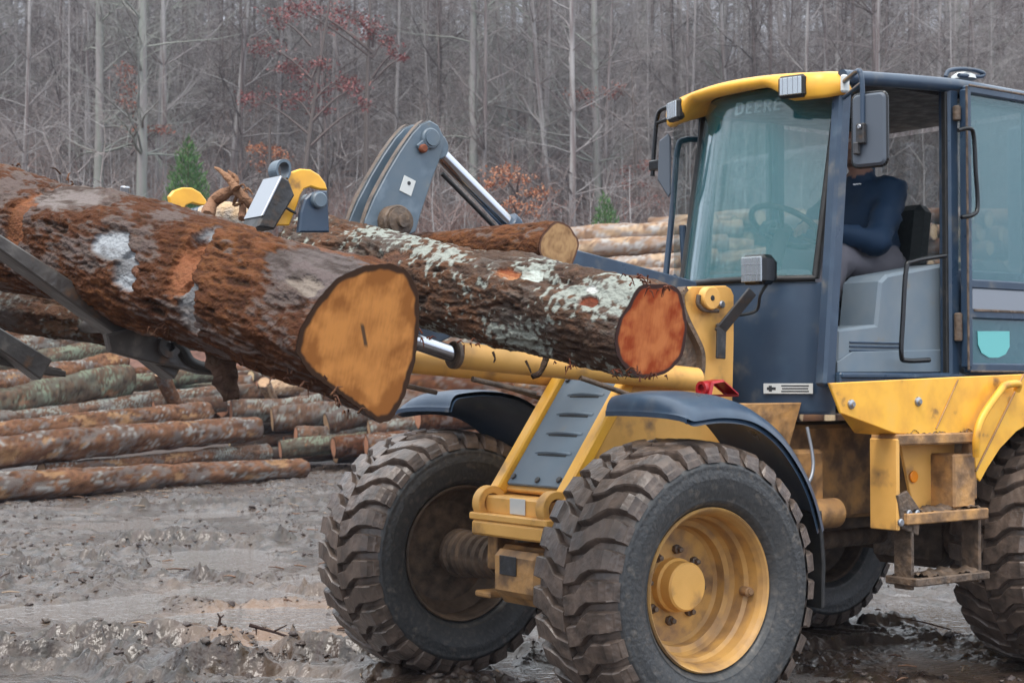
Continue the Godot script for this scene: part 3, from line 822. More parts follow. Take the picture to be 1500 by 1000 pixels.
# opts: nl, na (cells along and around), relief, style, lobes, prof (radius share by angle at the near end), patches [[centre, radius, colour, colour2]], stubs
func make_log(called: String, label: String, grp: String, path: Array, r0: float, r1: float, sd: int, o: Dictionary) -> Node3D:
	var nl: int = o.get("nl", 44); var na: int = o.get("na", 22)
	var relief: float = o.get("relief", 0.035)
	var st: Dictionary = STY[o.get("style", "tan")]
	var org: Vector3 = path[0]
	var t := thing(called, label, "log", grp, org)
	var cl := []      # evenly spaced centre line
	var cp := []
	for q in path: cp.append(q - org)
	var dense := curve_pts(cp, 40) if cp.size() > 2 else [cp[0], cp[1]]
	var total := 0.0
	for i in dense.size() - 1: total += (dense[i + 1] - dense[i]).length()
	var seg := 0; var run := 0.0
	for i in nl:
		var want := total * i / (nl - 1)
		while seg < dense.size() - 2 and run + (dense[seg + 1] - dense[seg]).length() < want:
			run += (dense[seg + 1] - dense[seg]).length(); seg += 1
		var L: float = (dense[seg + 1] - dense[seg]).length()
		cl.append(dense[seg].lerp(dense[seg + 1], clampf((want - run) / L, 0.0, 1.0)))
	var P := PackedVector3Array(); var C := PackedColorArray()
	P.resize(nl * na); C.resize(nl * na)
	var y0: Vector3 = (cl[1] - cl[0]).normalized()
	var x0 := y0.cross(Vector3.UP).normalized()
	var so := Vector3(sd * 13.7, sd * 5.1, sd * 3.3)
	var prof: Array = o.get("prof", [])
	var flare: float = o.get("flare", 0.9)
	var patches: Array = o.get("patches", [])
	var lobes: float = o.get("lobes", 0.05)
	var rf: float = o.get("ridge", 1.0)
	var frames := []
	for i in nl:
		var tt := float(i) / (nl - 1)
		var y: Vector3 = (cl[mini(i + 1, nl - 1)] - cl[maxi(i - 1, 0)]).normalized()
		x0 = (x0 - y * x0.dot(y)).normalized()
		var zf := x0.cross(y)
		frames.append([x0, y, zf])
		var s := tt * total
		var R := lerpf(r0, r1, tt)
		for j in na:
			var a := TAU * j / na
			var ca := cos(a); var sa := sin(a)
			var rad := R * (1.0 + lobes * n1.get_noise_3d(ca * 1.1 + so.x, sa * 1.1, s * 1.3 + so.y) * 2.0)
			if prof.size() > 0:
				var k := a / TAU * prof.size()
				var k0 := int(k) % prof.size(); var k1 := (k0 + 1) % prof.size()
				var f := k - floorf(k)
				f = f * f * (3.0 - 2.0 * f)
				rad = lerpf(rad, lerpf(prof[k0], prof[k1], f), exp(-s / flare))
			var qx := ca * R; var qz := sa * R
			var rg := n3.get_noise_3d(qx * 22.0 * rf + so.x, qz * 22.0 * rf + so.z, s * 4.2 * rf + so.y)
			var rg2 := n2.get_noise_3d(qx * 42.0 + so.z, qz * 42.0, s * 11.0) * 1.5
			var big := n2.get_noise_3d(qx * 2.2 + so.y, qz * 2.2, s * 1.5 + so.x)
			var md := n2.get_noise_3d(qx * 7.0 + so.x, qz * 7.0 + 40.0, s * 3.5 + so.z)
			var plate := sm(-0.15, 0.05, n3.get_noise_3d(qx * 8.0 + so.z, qz * 9.0, s * 2.2 + so.x))
			var h := relief * R * (rg * 0.45 + rg2 * 0.30 + big * 0.5 + plate * 0.7 - 0.4) * (0.12 + 0.88 * sm(0.0, 0.35 * R + 0.02, s))
			var c: Color = st.b.lerp(st.a, sm(-0.5, 0.6, rg * 0.6 + rg2 * 0.55 + plate * 0.5 - 0.2))
			c = c.lerp(st.c, sm(0.0, 0.5, big * 0.8 + md * 0.5 + rg2 * 0.6) * 0.8)
			c = c.lerp(st.g, sm(0.0, 0.3, md * 0.9 - big * 0.8 + rg2 * 0.5 - 0.25 + st.gl * 0.6) * 0.8 * sm(-0.6, 0.1, rg))
			if st.ll > 0.0:
				var lk := n2.get_noise_3d(qx * 3.2 + so.z, qz * 3.2 + 11.0, s * 1.7 + so.y)
				var lf := n2.get_noise_3d(qx * 24.0, qz * 24.0 + so.x, s * 24.0)
				c = c.lerp(st.l, sm(0.0, 0.14, lk * 0.9 + lf * 0.8 - 0.42 + st.ll * 0.75) * 0.9)
			if st.wl > 0.0:
				var wk := n2.get_noise_3d(qx * 3.0 - so.x, qz * 3.0, s * 1.1 + so.z)
				var ww := sm(0.0, 0.08, wk + rg2 * 0.15 - 0.5 + st.wl * 0.55)
				c = c.lerp(st.w * (0.85 + 0.3 * rg2), ww * 0.85)
				h = lerpf(h, -relief * R * 0.6, ww)
			var p: Vector3 = cl[i] + (x0 * ca + zf * sa) * (rad + h)
			for q in patches:
				var pc: Vector3 = q[0] - org
				var dv := p - pc
				var dl: float = absf(dv.dot(y)) / q[1]; var dp: float = (dv - y * dv.dot(y)).length() / q[2]
				var dd := sqrt(dl * dl + dp * dp)
				if dd < 1.8:
					var ed := dd + md * 0.55 + rg2 * 0.12
					var k := 1.0 - sm(0.8, 0.95, ed)
					if k > 0.0:
						var pcol: Color = q[3].lerp(q[4], sm(-0.3, 0.4, n2.get_noise_3d(qx * 9.0, qz * 9.0, s * 3.0) + rg2 * 0.4))
						c = c.lerp(pcol, k)
						p -= (x0 * ca + zf * sa) * k * (h + q[5])
			if i == 0 or i == nl - 1: c = c.lerp(st.b, 0.5)
			P[i * na + j] = p
			C[i * na + j] = c
	var g := G.new()
	g.grid(P, nl, na, true, true, C)
	part(t, "bark", g, M.bark)
	# cut ends
	var wood: Color = o.get("wood", Color(0.46, 0.29, 0.16)); var wood2: Color = o.get("wood2", wood * 0.62); var rim: Color = o.get("rim", st.b)
	var nr: int = o.get("nr", 5)
	for e in [0, nl - 1]:
		var f: Array = frames[e]
		var cc := Vector3.ZERO
		for j in na: cc += P[e * na + j]
		cc /= na
		var Q := PackedVector3Array(); var K := PackedColorArray()
		for i in nr + 1:
			var k := float(i) / nr
			for j in na:
				var p: Vector3 = cc.lerp(P[e * na + j], k)
				var lx: float = (p - cc).dot(f[0]) / r0; var ly: float = (p - cc).dot(f[2]) / r0
				var ring := sin((k + 0.05 * n1.get_noise_2d(lx * 2.0 + sd, ly * 2.0)) * float(o.get("rings", 38.0)))
				var saw := n2.get_noise_2d(lx * 16.0 + sd, ly * 2.2)
				var big := n2.get_noise_2d(lx * 1.4 + sd, ly * 1.4 + 7.0)
				var c := wood.lerp(wood2, clampf(0.25 + 0.12 * ring + 0.25 * saw + 0.7 * big + float(o.get("sap", 0.25)) * sm(0.55, 1.0, k + big * 0.3), 0.0, 1.0))
				c = c.lerp(rim, sm(0.97 - float(o.get("rimw", 0.05)) * 1.6, 0.985 - float(o.get("rimw", 0.05)), k + n1.get_noise_2d(lx * 3.0, ly * 3.0 + sd) * 0.02))
				if o.has("heart"):
					var hq := Vector2(lx - o.heart[0], ly - o.heart[1])
					c = c.lerp(Color(0.12, 0.07, 0.04), (1.0 - sm(0.02, 0.05, absf(hq.x + hq.y * 0.5))) * (1.0 - sm(0.12, 0.2, absf(hq.y))))
				K.append(c)
				Q.append(p + f[1] * (-0.002 if e == 0 else 0.002) + f[1] * n2.get_noise_2d(lx * 8.0, ly * 1.5) * 0.0025 * r0)
		var cg := G.new()
		cg.grid(Q, nr + 1, na, true, e != 0, K)
		part(t, "cut_face", cg, M.cut_wood)
	# branch stubs and torn bark
	for q in o.get("stubs", []):
		var sg := G.new()
		sg.col = q[3]
		var pts := []
		for w in q[0]: pts.append(w - org)
		pts = curve_pts(pts, 6)
		var rr := []
		for i in pts.size():
			rr.append(lerpf(q[1], q[2], float(i) / (pts.size() - 1)) * (1.0 + 0.2 * n1.get_noise_1d(i * 2.0 + sd)))
		tube(sg, pts, rr, 9)
		var cols := PackedColorArray()
		for i in sg.V.size():
			var vv: Vector3 = sg.V[i]
			var nn := n2.get_noise_3d(vv.x * 14.0, vv.y * 14.0, vv.z * 14.0)
			cols.append(q[3].lerp(q[3] * 0.4, sm(-0.2, 0.4, nn)))
			sg.V[i] = vv + sg.N[i] * nn * q[1] * 0.35
		sg.C = cols
		part(t, q[4] if q.size() > 4 else "branch_stub", sg, M.bark)
	return t
# point on the near side of a round log where the line of sight through a pixel meets it
func on_log(path: Array, r: float, a: float, b: float) -> Vector3:
	var o := Vector3(0, EYE, 0); var d := ray(a, b).normalized()
	var best := 1e9; var hit := Vector3.ZERO
	for i in path.size() - 1:
		for k in 40:
			var c: Vector3 = path[i].lerp(path[i + 1], k / 40.0)
			var t := (c - o).dot(d)
			var off := (o + d * t - c).length()
			if off < best:
				var sn := maxf(0.3, d.cross((path[i + 1] - path[i]).normalized()).length())
				best = off; hit = o + d * (t - sqrt(maxf(r * r - off * off, 0.0)) / sn)
	return hit
func W(l: Vector3) -> Vector3: return LX * l
# thin torn strips of bark and fibres hanging from a log (part of that log)
func fibres(t: Node3D, spots: Array, sd: int, c: Color, len0 := 0.06, n := 6) -> void:
	var rng := RandomNumberGenerator.new()
	rng.seed = sd
	var g := G.new()
	for q in spots:
		for k in n:
			var p: Vector3 = q - t.position + Vector3(rng.randfn(0, 0.02), rng.randfn(0, 0.01), rng.randfn(0, 0.02))
			g.col = c.lerp(c * 0.4, rng.randf())
			var d := Vector3(rng.randfn(0, 0.7), rng.randfn(-0.4, 0.6), rng.randfn(0, 0.7)).normalized() * len0 * rng.randf_range(0.4, 1.4)
			tube(g, [p, p + d * 0.5 + Vector3(0, 0.01, 0), p + d], [0.004, 0.003, 0.001], 4, false)
	part(t, "torn_bark", g, M.bark).set_meta("kind", "stuff")
func make_carried_logs() -> void:
	var u := func(a: float, b: float, x: float) -> Vector3: return W(lp(a, b, 0, x))
	# the big butt log lying over both tines
	var a0: Vector3 = u.call(528, 500, -2.20)
	var a1: Vector3 = u.call(300, 415, -2.36)
	var a2: Vector3 = u.call(0, 332, -2.60)
	var a3: Vector3 = a2 + (a2 - a1).normalized() * 0.9
	var ax := (a1 - a0).normalized()
	# outline of the cut face on the plane across the log
	var fx := ax.cross(Vector3.UP).normalized(); var fz := fx.cross(ax)
	var prof := []
	var face := [[432, 512], [440, 480], [462, 443], [495, 408], [535, 390], [572, 386], [598, 398], [612, 428], [613, 480], [607, 530], [592, 580], [574, 614], [557, 619], [530, 600], [490, 572], [452, 545]]
	var poly := []
	for q in face:
		var d := ray(q[0], q[1]); var o := Vector3(0, EYE, 0)
		var k := (a0 - o).dot(ax) / d.dot(ax)
		var p := o + d * k - a0
		poly.append(Vector2(p.dot(fx), p.dot(fz)))
	for j in 48:
		var a := TAU * j / 48
		var dir := Vector2(cos(a), sin(a))
		var best := 0.2
		for i in poly.size():
			var p: Vector2 = poly[i]; var q: Vector2 = poly[(i + 1) % poly.size()]
			var hit = Geometry2D.segment_intersects_segment(Vector2.ZERO, dir * 2.0, p, q)
			if hit != null: best = hit.length()
		prof.append(best)
	var near := func(a: float, b: float, _d: float) -> Vector3: return on_log([a0, a1, a2, a3], 0.215, a, b)
	var wht := Color(0.33, 0.35, 0.37); var wht2 := Color(0.15, 0.15, 0.155); var org := Color(0.22, 0.09, 0.045); var org2 := Color(0.13, 0.055, 0.03)
	var A := make_log("butt_log", "huge brown butt log with a wide orange three-cornered cut face, lying over the forks", "", [a0, a1, a2, a3], 0.215, 0.222, 3, {
		"nl": 520, "na": 300, "relief": 0.08, "style": "red", "prof": prof, "flare": 0.45, "lobes": 0.05, "wood": Color(0.68, 0.285, 0.082), "wood2": Color(0.36, 0.135, 0.038), "nr": 90, "rings": 12.0, "sap": 0.85, "rim": Color(0.060, 0.032, 0.020), "rimw": 0.045, "heart": [-0.02, 0.06],
		"patches": [[near.call(168, 362, 6.25), 0.13, 0.075, wht, wht2, 0.012], [near.call(186, 398, 6.15), 0.075, 0.075, wht, wht2, 0.012], [near.call(294, 352, 6.0), 0.05, 0.075, wht, wht2, 0.01], [near.call(278, 455, 5.75), 0.05, 0.08, wht2, Color(0.30, 0.27, 0.25), 0.008], [near.call(35, 310, 6.6), 0.07, 0.22, org, org2, 0.01], [near.call(270, 385, 5.9), 0.06, 0.14, org, org2, 0.008], [near.call(430, 345, 6.0), 0.3, 0.10, org2, Color(0.16, 0.08, 0.05), 0.0],
			[near.call(465, 400, 5.75), 0.24, 0.13, Color(0.11, 0.09, 0.085), Color(0.05, 0.038, 0.034), -0.004], [near.call(110, 290, 6.5), 0.26, 0.10, Color(0.17, 0.145, 0.135), Color(0.06, 0.042, 0.035), -0.004], [near.call(448, 425, 5.75), 0.10, 0.05, Color(0.20, 0.165, 0.14), Color(0.14, 0.11, 0.09), 0.004]],
		"stubs": [[[at(318, 490, 5.45), at(325, 540, 5.43), at(338, 585, 5.43)], 0.07, 0.03, Color(0.10, 0.062, 0.045)], [[at(255, 440, 5.5), at(232, 480, 5.45), at(228, 492, 5.45)], 0.045, 0.02, Color(0.20, 0.11, 0.07)], [[near.call(200, 395, 6.0), near.call(232, 436, 5.9), near.call(212, 426, 5.88)], 0.02, 0.006, Color(0.28, 0.14, 0.09), "torn_strip"]]})
	var sp := []
	for q in [[380, 540], [420, 550], [455, 562], [480, 580], [510, 598], [238, 484], [250, 476], [20, 244], [100, 266]]: sp.append(near.call(q[0], q[1], 0.0))
	fibres(A, sp, 3, Color(0.16, 0.08, 0.05), 0.035, 5)
	# lichen covered log beside it
	var b0: Vector3 = u.call(956, 485, -0.98)
	var b1: Vector3 = u.call(620, 415, -1.06)
	var b2: Vector3 = b1 + (b1 - b0).normalized() * 0.9 + Vector3(0, 0.02, 0)
	var rb := 0.172
	var d2 := 5.55
	var onb := func(a: float, b: float) -> Vector3: return on_log([b0, b1, b2], 0.17, a, b)
	var lw := Color(0.44, 0.21, 0.10); var lw2 := Color(0.27, 0.085, 0.04)
	var B := make_log("lichen_log", "dark log crusted with white lichen, its red sawn end beside the tower of the loader", "", [b0, b0.lerp(b1, 0.5) + Vector3(0, 0.01, 0), b1, b2], rb, rb * 1.02, 8, {
		"nl": 360, "na": 220, "relief": 0.10, "style": "lichen", "wood": Color(0.58, 0.19, 0.065), "wood2": Color(0.32, 0.055, 0.018), "nr": 70, "rings": 14.0, "sap": 0.75, "rim": Color(0.06, 0.035, 0.028),
		"patches": [[onb.call(738, 404), 0.11, 0.04, lw * 0.85, lw2 * 0.8, 0.008], [onb.call(862, 440), 0.05, 0.03, Color(0.17, 0.05, 0.028), Color(0.10, 0.035, 0.022), 0.005], [onb.call(580, 380), 0.12, 0.07, Color(0.16, 0.085, 0.055), Color(0.1, 0.055, 0.04), 0.0], [onb.call(690, 365), 0.15, 0.028, Color(0.40, 0.43, 0.38), Color(0.20, 0.20, 0.16), -0.002], [onb.call(780, 405), 0.065, 0.034, Color(0.43, 0.47, 0.43), Color(0.17, 0.15, 0.13), -0.002], [onb.call(870, 425), 0.06, 0.022, Color(0.48, 0.49, 0.47), Color(0.22, 0.14, 0.11), -0.002]],
		"stubs": [[[at(800, 525, 5.75), at(792, 545, 5.74), at(780, 552, 5.73)], 0.014, 0.008, Color(0.06, 0.04, 0.03), "torn_strip"], [[at(770, 528, 5.8), at(775, 538, 5.8), at(778, 546, 5.8)], 0.006, 0.003, Color(0.06, 0.04, 0.03), "torn_strip"], [[at(722, 515, 5.9), at(725, 525, 5.9), at(723, 531, 5.9)], 0.006, 0.003, Color(0.06, 0.04, 0.03), "torn_strip"]]})
	sp = []
	for q in [[930, 408, 5.5], [950, 411, 5.5], [972, 424, 5.5], [935, 552, 5.55], [905, 545, 5.55], [617, 492, 6.1], [690, 505, 5.95], [830, 538, 5.65], [960, 552, 5.5]]: sp.append(at(q[0], q[1], q[2]))
	fibres(B, sp, 8, Color(0.14, 0.05, 0.03), 0.03, 6)
	# shorter log behind
	var c0: Vector3 = u.call(819, 361, -0.72)
	var c1: Vector3 = u.call(640, 372, -0.72)
	make_log("short_log", "orange-brown barked log with a tan cracked end, behind the lichen covered log", "", [c0, c1, c1 + (c1 - c0) * 0.35], 0.098, 0.10, 15, {
		"nl": 170, "na": 110, "relief": 0.10, "style": "red", "wood": Color(0.42, 0.255, 0.125), "wood2": Color(0.20, 0.105, 0.05), "nr": 36, "rings": 26.0, "sap": 0.3, "rim": Color(0.12, 0.06, 0.04)})
	# dark log low between the tines
	var e0 := W(Vector3(-1.92, 1.765, -0.5)); var e1 := W(Vector3(-2.14, 1.84, -0.98)); var e2 := W(Vector3(-2.60, 1.97, -2.0))
	make_log("dark_log", "dark stripped log low under the butt log, resting on the second fork", "", [e0, e1, e2], 0.095, 0.10, 19, {"nl": 140, "na": 70, "relief": 0.16, "style": "dark"})
	# splintered root piece on top of the load
	var s0 := at(318, 322, 6.9)
	var rt := thing("splintered_stump", "pale splintered stump with torn brown roots sticking up behind the butt log", "stump", "", s0)
	var g := G.new()
	var rng := RandomNumberGenerator.new()
	rng.seed = 9
	var bl := []
	for q in [[300, 330], [335, 318], [370, 330]]: bl.append(at(q[0], q[1], 6.95) - s0)
	g.col = Color(0.46, 0.36, 0.27)
	tube(g, curve_pts(bl, 8), 0.075, 14)
	for i in g.V.size():
		var nn := n2.get_noise_3d(g.V[i].x * 5.0, g.V[i].y * 30.0, g.V[i].z * 30.0)
		g.V[i] += g.N[i] * nn * 0.025
		g.C[i] = Color(0.50, 0.36, 0.23).lerp(Color(0.36, 0.34, 0.32), sm(-0.1, 0.3, nn))
	part(rt, "wood", g, M.bark)
	for q in [[[[303, 316], [312, 296], [330, 283], [345, 276]], 0.03, 0.02], [[[345, 276], [335, 262], [322, 250], [314, 245]], 0.022, 0.004], [[[345, 276], [340, 258], [334, 250]], 0.016, 0.004], [[[343, 276], [346, 262], [340, 254]], 0.018, 0.005], [[[345, 278], [360, 292], [375, 308], [397, 324]], 0.022, 0.018], [[[352, 283], [362, 276], [370, 285]], 0.008, 0.003], [[[350, 280], [355, 300], [354, 320]], 0.014, 0.016], [[[350, 280], [342, 300], [356, 296]], 0.009, 0.006], [[[365, 312], [380, 318], [392, 322]], 0.016, 0.02], [[[348, 276], [356, 270], [362, 282]], 0.006, 0.002]]:
		g = G.new()
		g.col = Color(0.17, 0.09, 0.055).lerp(Color(0.27, 0.15, 0.09), rng.randf())
		var pts := []
		for w in q[0]: pts.append(at(w[0], w[1], 6.72 + rng.randf_range(-0.06, 0.06)) - s0)
		pts = curve_pts(pts, 5)
		var rr := []
		for i in pts.size(): rr.append(lerpf(q[1], q[2], float(i) / (pts.size() - 1)) * rng.randf_range(0.85, 1.15))
		tube(g, pts, rr, 8)
		part(rt, "root", g, M.bark)
func quick_log(called: String, label: String, grp: String, p: Vector3, q: Vector3, r0: float, r1: float, sd: int, style: String, wood: Color, nl := 44, na := 20) -> void:
	var rng := RandomNumberGenerator.new()
	rng.seed = sd * 31 + 7
	var m := p.lerp(q, 0.5) + Vector3(0, rng.randfn(0, 0.03), 0)
	make_log(called, label, grp, [p, m, q], r0, r1, sd, {"nl": nl, "na": na, "relief": 0.09, "style": style, "wood": wood, "nr": 5, "rings": 18.0, "lobes": 0.07, "ridge": 0.7})
func make_piles() -> void:
	var tanw := Color(0.46, 0.29, 0.17); var redw := Color(0.42, 0.20, 0.12); var palew := Color(0.58, 0.43, 0.26)
	# [u1, v1, u2, v2, thickness px at 1, at 2, how far behind the front edge, style, label]
	var front := [
		[-70, 718, 443, 686, 46, 27, 0.0, "tan", "long tan log lying on the mud along the foot of the left pile"],
		[60, 690, 305, 668, 24, 22, 0.35, "tan", "thin tan log tucked behind the long log on the mud"],
		[300, 668, 391, 662, 22, 24, 0.4, "grey", "short grey split log end behind the long log on the mud"],
		[-70, 672, 373, 628, 52, 34, 0.55, "tan", "thick tan log with a grey tip in the left pile"],
		[-70, 643, 300, 606, 30, 34, 0.8, "tan", "brown log above the thick grey-tipped log"],
		[-70, 622, 212, 588, 30, 27, 1.0, "grey", "dark grey log ending in a worn stub in the left pile"],
		[-70, 610, 180, 556, 46, 50, 1.25, "green", "thick greenish lichened log in the left pile"],
		[-70, 578, 176, 532, 44, 34, 1.45, "tan", "reddish log lying on the thick greenish log"],
		[-70, 548, 156, 512, 34, 30, 1.8, "green", "lichen spotted log near the top of the left pile"],
		[-70, 520, 150, 492, 34, 30, 2.1, "grey", "grey log on top of the left pile under the forks"],
		[-70, 500, 60, 480, 34, 32, 2.4, "tan", "brown log at the top of the left pile under the second fork"],
		[-70, 470, 120, 455, 40, 36, 2.9, "dark", "dark log hidden high behind the left pile"]]
	for i in front.size():
		var q: Array = front[i]
		var g1 := on_ground(-70, 742); var g2 := on_ground(443, 701)
		var d1: float = -g1.z + q[6] + (q[0] + 70.0) / 513.0 * (g2.z - g1.z) * -1.0
		var d2: float = -g1.z + q[6] + (q[2] + 70.0) / 513.0 * (g2.z - g1.z) * -1.0
		quick_log("log", q[8], "", at(q[0], q[1], d1), at(q[2], q[3], d2), q[4] * 0.5 * d1 / F, q[5] * 0.5 * d2 / F, 100 + i, q[7], tanw, 110, 34)
	var mid := [
		[190, 562, 335, 546, 26, 22, 28.2, "green", "greenish thin log behind the thick lichened log end"],
		[190, 585, 330, 574, 22, 22, 27.8, "grey", "grey log under the greenish thin log"],
		[182, 552, 300, 540, 24, 22, 28.8, "red", "red-brown log half hidden behind the left pile"],
		[225, 600, 330, 590, 26, 24, 27.6, "dark", "dark wet log low between the two piles"],
		[236, 545, 258, 592, 22, 20, 27.2, "tan", "short brown stub standing up between the logs"],
		[338, 602, 470, 590, 34, 30, 29.0, "grey", "grey-brown log with a tan sawn end left of the butt log"],
		[325, 600, 350, 600, 24, 24, 29.3, "tan", "small log end beside the grey-brown log"],
		[398, 614, 560, 600, 38, 34, 28.6, "grey", "thick brown log whose round sawn end faces the yard"],
		[440, 590, 600, 575, 32, 32, 29.6, "dark", "dark log above the thick round-ended log"],
		[395, 568, 520, 560, 24, 22, 30.0, "pale", "thin pale log with a red end under the butt log"],
		[386, 560, 398, 585, 18, 16, 29.4, "pale", "small pale curved stick below the butt log"],
		[433, 636, 545, 625, 24, 22, 28.0, "grey", "grey-white weathered log low in the middle pile"],
		[410, 658, 540, 646, 27, 26, 27.7, "green", "mossy green log with an orange sawn end on the mud"],
		[478, 622, 600, 606, 34, 32, 28.2, "dark", "black-barked log with an orange sawn end"],
		[488, 656, 600, 645, 30, 30, 27.5, "red", "reddish log end lying on the mud beside the mossy log"],
		[536, 652, 660, 640, 30, 28, 27.4, "tan", "tan log lying on the mud next to the far front tyre"],
		[540, 630, 700, 612, 26, 26, 28.0, "grey", "pale grey log below the butt log tip"],
		[612, 613, 720, 606, 30, 30, 27.4, "red", "hollow red-ended log above the far front tyre"],
		[345, 578, 480, 565, 26, 24, 30.4, "dark", "dark log at the back of the middle pile"],
		[250, 575, 345, 566, 22, 20, 28.6, "green", "mossy thin log beside the standing stub"]]
	for i in mid.size():
		var q: Array = mid[i]
		quick_log("log", q[8], "", at(q[0], q[1], q[6]), at(q[2], q[3], q[6] + 0.5), q[4] * 0.5 * q[6] / F, q[5] * 0.5 * q[6] / F, 200 + i, q[7], redw if i % 3 != 1 else tanw, 60, 26)
	var rng := RandomNumberGenerator.new()
	rng.seed = 66
	var k := 0
	# short logs jumbled behind them, most with a sawn end towards the yard
	for row in 8:
		for j in 9:
			var u1 := 172.0 + j * 52.0 + rng.randf_range(-18, 18)
			var v1 := 668.0 - row * 17.0 + rng.randf_range(-5, 5)
			if u1 < 330.0 and row < 3: continue
			var th := rng.randf_range(15, 26)
			var d := 28.6 + row * 0.3 + rng.randf_range(0, 0.4)
			var p := at(u1, v1, d)
			quick_log("log", "small dark log jumbled in the middle pile with its sawn end showing", "small logs jumbled in the middle pile", p, p + Vector3(rng.randf_range(0.9, 1.7), rng.randf_range(-0.1, 0.2), -rng.randf_range(0.3, 1.3)), th * 0.5 * d / F, th * 0.46 * d / F, 800 + k, ["dark", "grey", "dark", "green", "tan"][rng.randi() % 5], [redw, tanw, palew][rng.randi() % 3], 24, 16)
			k += 1
	# logs seen lengthwise behind the front wheels
	for row in 11:
		var v := 662.0 - row * 19.0
		for side in 2:
			var u1 := 560.0 + rng.randf_range(-40, 20) + side * 190.0
			var u2 := u1 + rng.randf_range(230, 330)
			var th := rng.randf_range(24, 42)
			var d := 27.9 + row * 0.18 + rng.randf_range(0, 0.3)
			var v2 := v + rng.randf_range(-8, 14)
			quick_log("log", "brown log lying lengthwise in the pile behind the front wheels", "logs lying lengthwise behind the front wheels", at(u1, v, d), at(u2, v2, d + 0.3), th * 0.5 * d / F, th * 0.46 * d / F, 300 + k, ["tan", "dark", "grey", "red"][rng.randi() % 4], redw, 60, 22)
			k += 1
	# high pile beside and behind the cab: lengthwise logs, tan and peeled
	for row in 15:
		var v := 348.0 + row * 21.0
		var n := 1 if row < 4 else 1
		for j in 2:
			var u1 := 826.0 + rng.randf_range(-25, 6) + j * rng.randf_range(70, 110)
			var u2 := u1 + rng.randf_range(190, 260)
			var th := rng.randf_range(24, 36)
			var d := 31.0 - row * 0.22 + j * 0.35
			quick_log("log", "peeled tan log lying lengthwise in the high pile beside the cab", "lengthwise logs of the high pile", at(u1, v + rng.randf_range(-3, 5), d), at(u2, v - rng.randf_range(2, 16), d + 0.4), th * 0.5 * d / F, th * 0.44 * d / F, 400 + k, ["pale", "tan", "pale"][rng.randi() % 3], palew, 60, 22)
			k += 1
	# and the stack of sawn ends seen through the windows
	for row in 15:
		for j in 15:
			var u1 := 1045.0 + j * 34.0 + (17.0 if row % 2 == 1 else 0.0) + rng.randf_range(-4, 4)
			var v1 := 318.0 + row * 24.0 + rng.randf_range(-4, 4) + maxf(0.0, 1240.0 - u1) * 0.03
			if row == 0 and rng.randf() < 0.45: continue
			var th := rng.randf_range(22, 30)
			var d := 32.0
			var p := at(u1, v1, d + rng.randf_range(-0.25, 0.15))
			quick_log("log", "pale log stacked end-on in the pile behind the cab", "sawn log ends stacked behind the cab", p, p + Vector3(-1.1, 0.0, -1.2), th * 0.5 * d / F, th * 0.5 * d / F, 600 + k, ["pale", "tan"][rng.randi() % 2], palew, 8, 14)
			k += 1
# ---------------------------------------------------------------- wheel loader
func lug_mesh(g: G) -> void:
	var pitch_a := TAU / 30.0
	for side in [-1, 1]:
		for k in 30:
			var a0 := k * pitch_a + (0.5 * pitch_a if side < 0 else 0.0)
			# stations from the shoulder to past the middle: [w, angle, half width in angle, top radius, base radius]
			var st := [[0.252, 0.0, 0.064, 0.578, 0.545], [0.238, 0.0, 0.069, 0.606, 0.565], [0.212, 0.002, 0.073, 0.623, 0.590], [0.145, 0.012, 0.076, 0.632, 0.598], [0.108, 0.050, 0.074, 0.634, 0.598], [0.072, 0.105, 0.073, 0.636, 0.598], [0.003, 0.130, 0.072, 0.636, 0.598]]
			var T := []; var Md := []; var B := []
			for s in st:
				var w: float = s[0] * side
				for e in [-1.0, 1.0]:
					var wear: float = 0.006 * n1.get_noise_2d(k * 3.1 + side, s[0] * 20.0 + e)
					for lv in 3:
						var ang: float = a0 + s[1] + e * s[2] * [0.86, 0.97, 1.12][lv]
						var rad: float = [s[3] + wear, s[3] - 0.007, s[4]][lv]
						var q := Vector3(cos(ang) * rad, sin(ang) * rad, w + ([-0.006, 0.0, 0.006][lv] * side if s[0] > 0.25 else 0.0))
						if lv == 0: T.append(q)
						elif lv == 1: Md.append(q)
						else: B.append(q)
			var n := st.size()
			for i in n - 1:
				var ctr: Vector3 = (B[2 * i] + B[2 * i + 3]) * 0.5 * 0.9
				g.quad_out(T[2 * i], T[2 * i + 1], T[2 * i + 3], T[2 * i + 2], ctr)
				for e in 2:
					g.quad_out(T[2 * i + e], T[2 * i + 2 + e], Md[2 * i + 2 + e], Md[2 * i + e], ctr)
					g.quad_out(Md[2 * i + e], Md[2 * i + 2 + e], B[2 * i + 2 + e], B[2 * i + e], ctr)
			for e in [0, n - 1]:
				g.quad_out(T[2 * e], T[2 * e + 1], Md[2 * e + 1], Md[2 * e], (T[4] + T[2 * n - 6]) * 0.5)
				g.quad_out(Md[2 * e], Md[2 * e + 1], B[2 * e + 1], B[2 * e], (T[4] + T[2 * n - 6]) * 0.5)
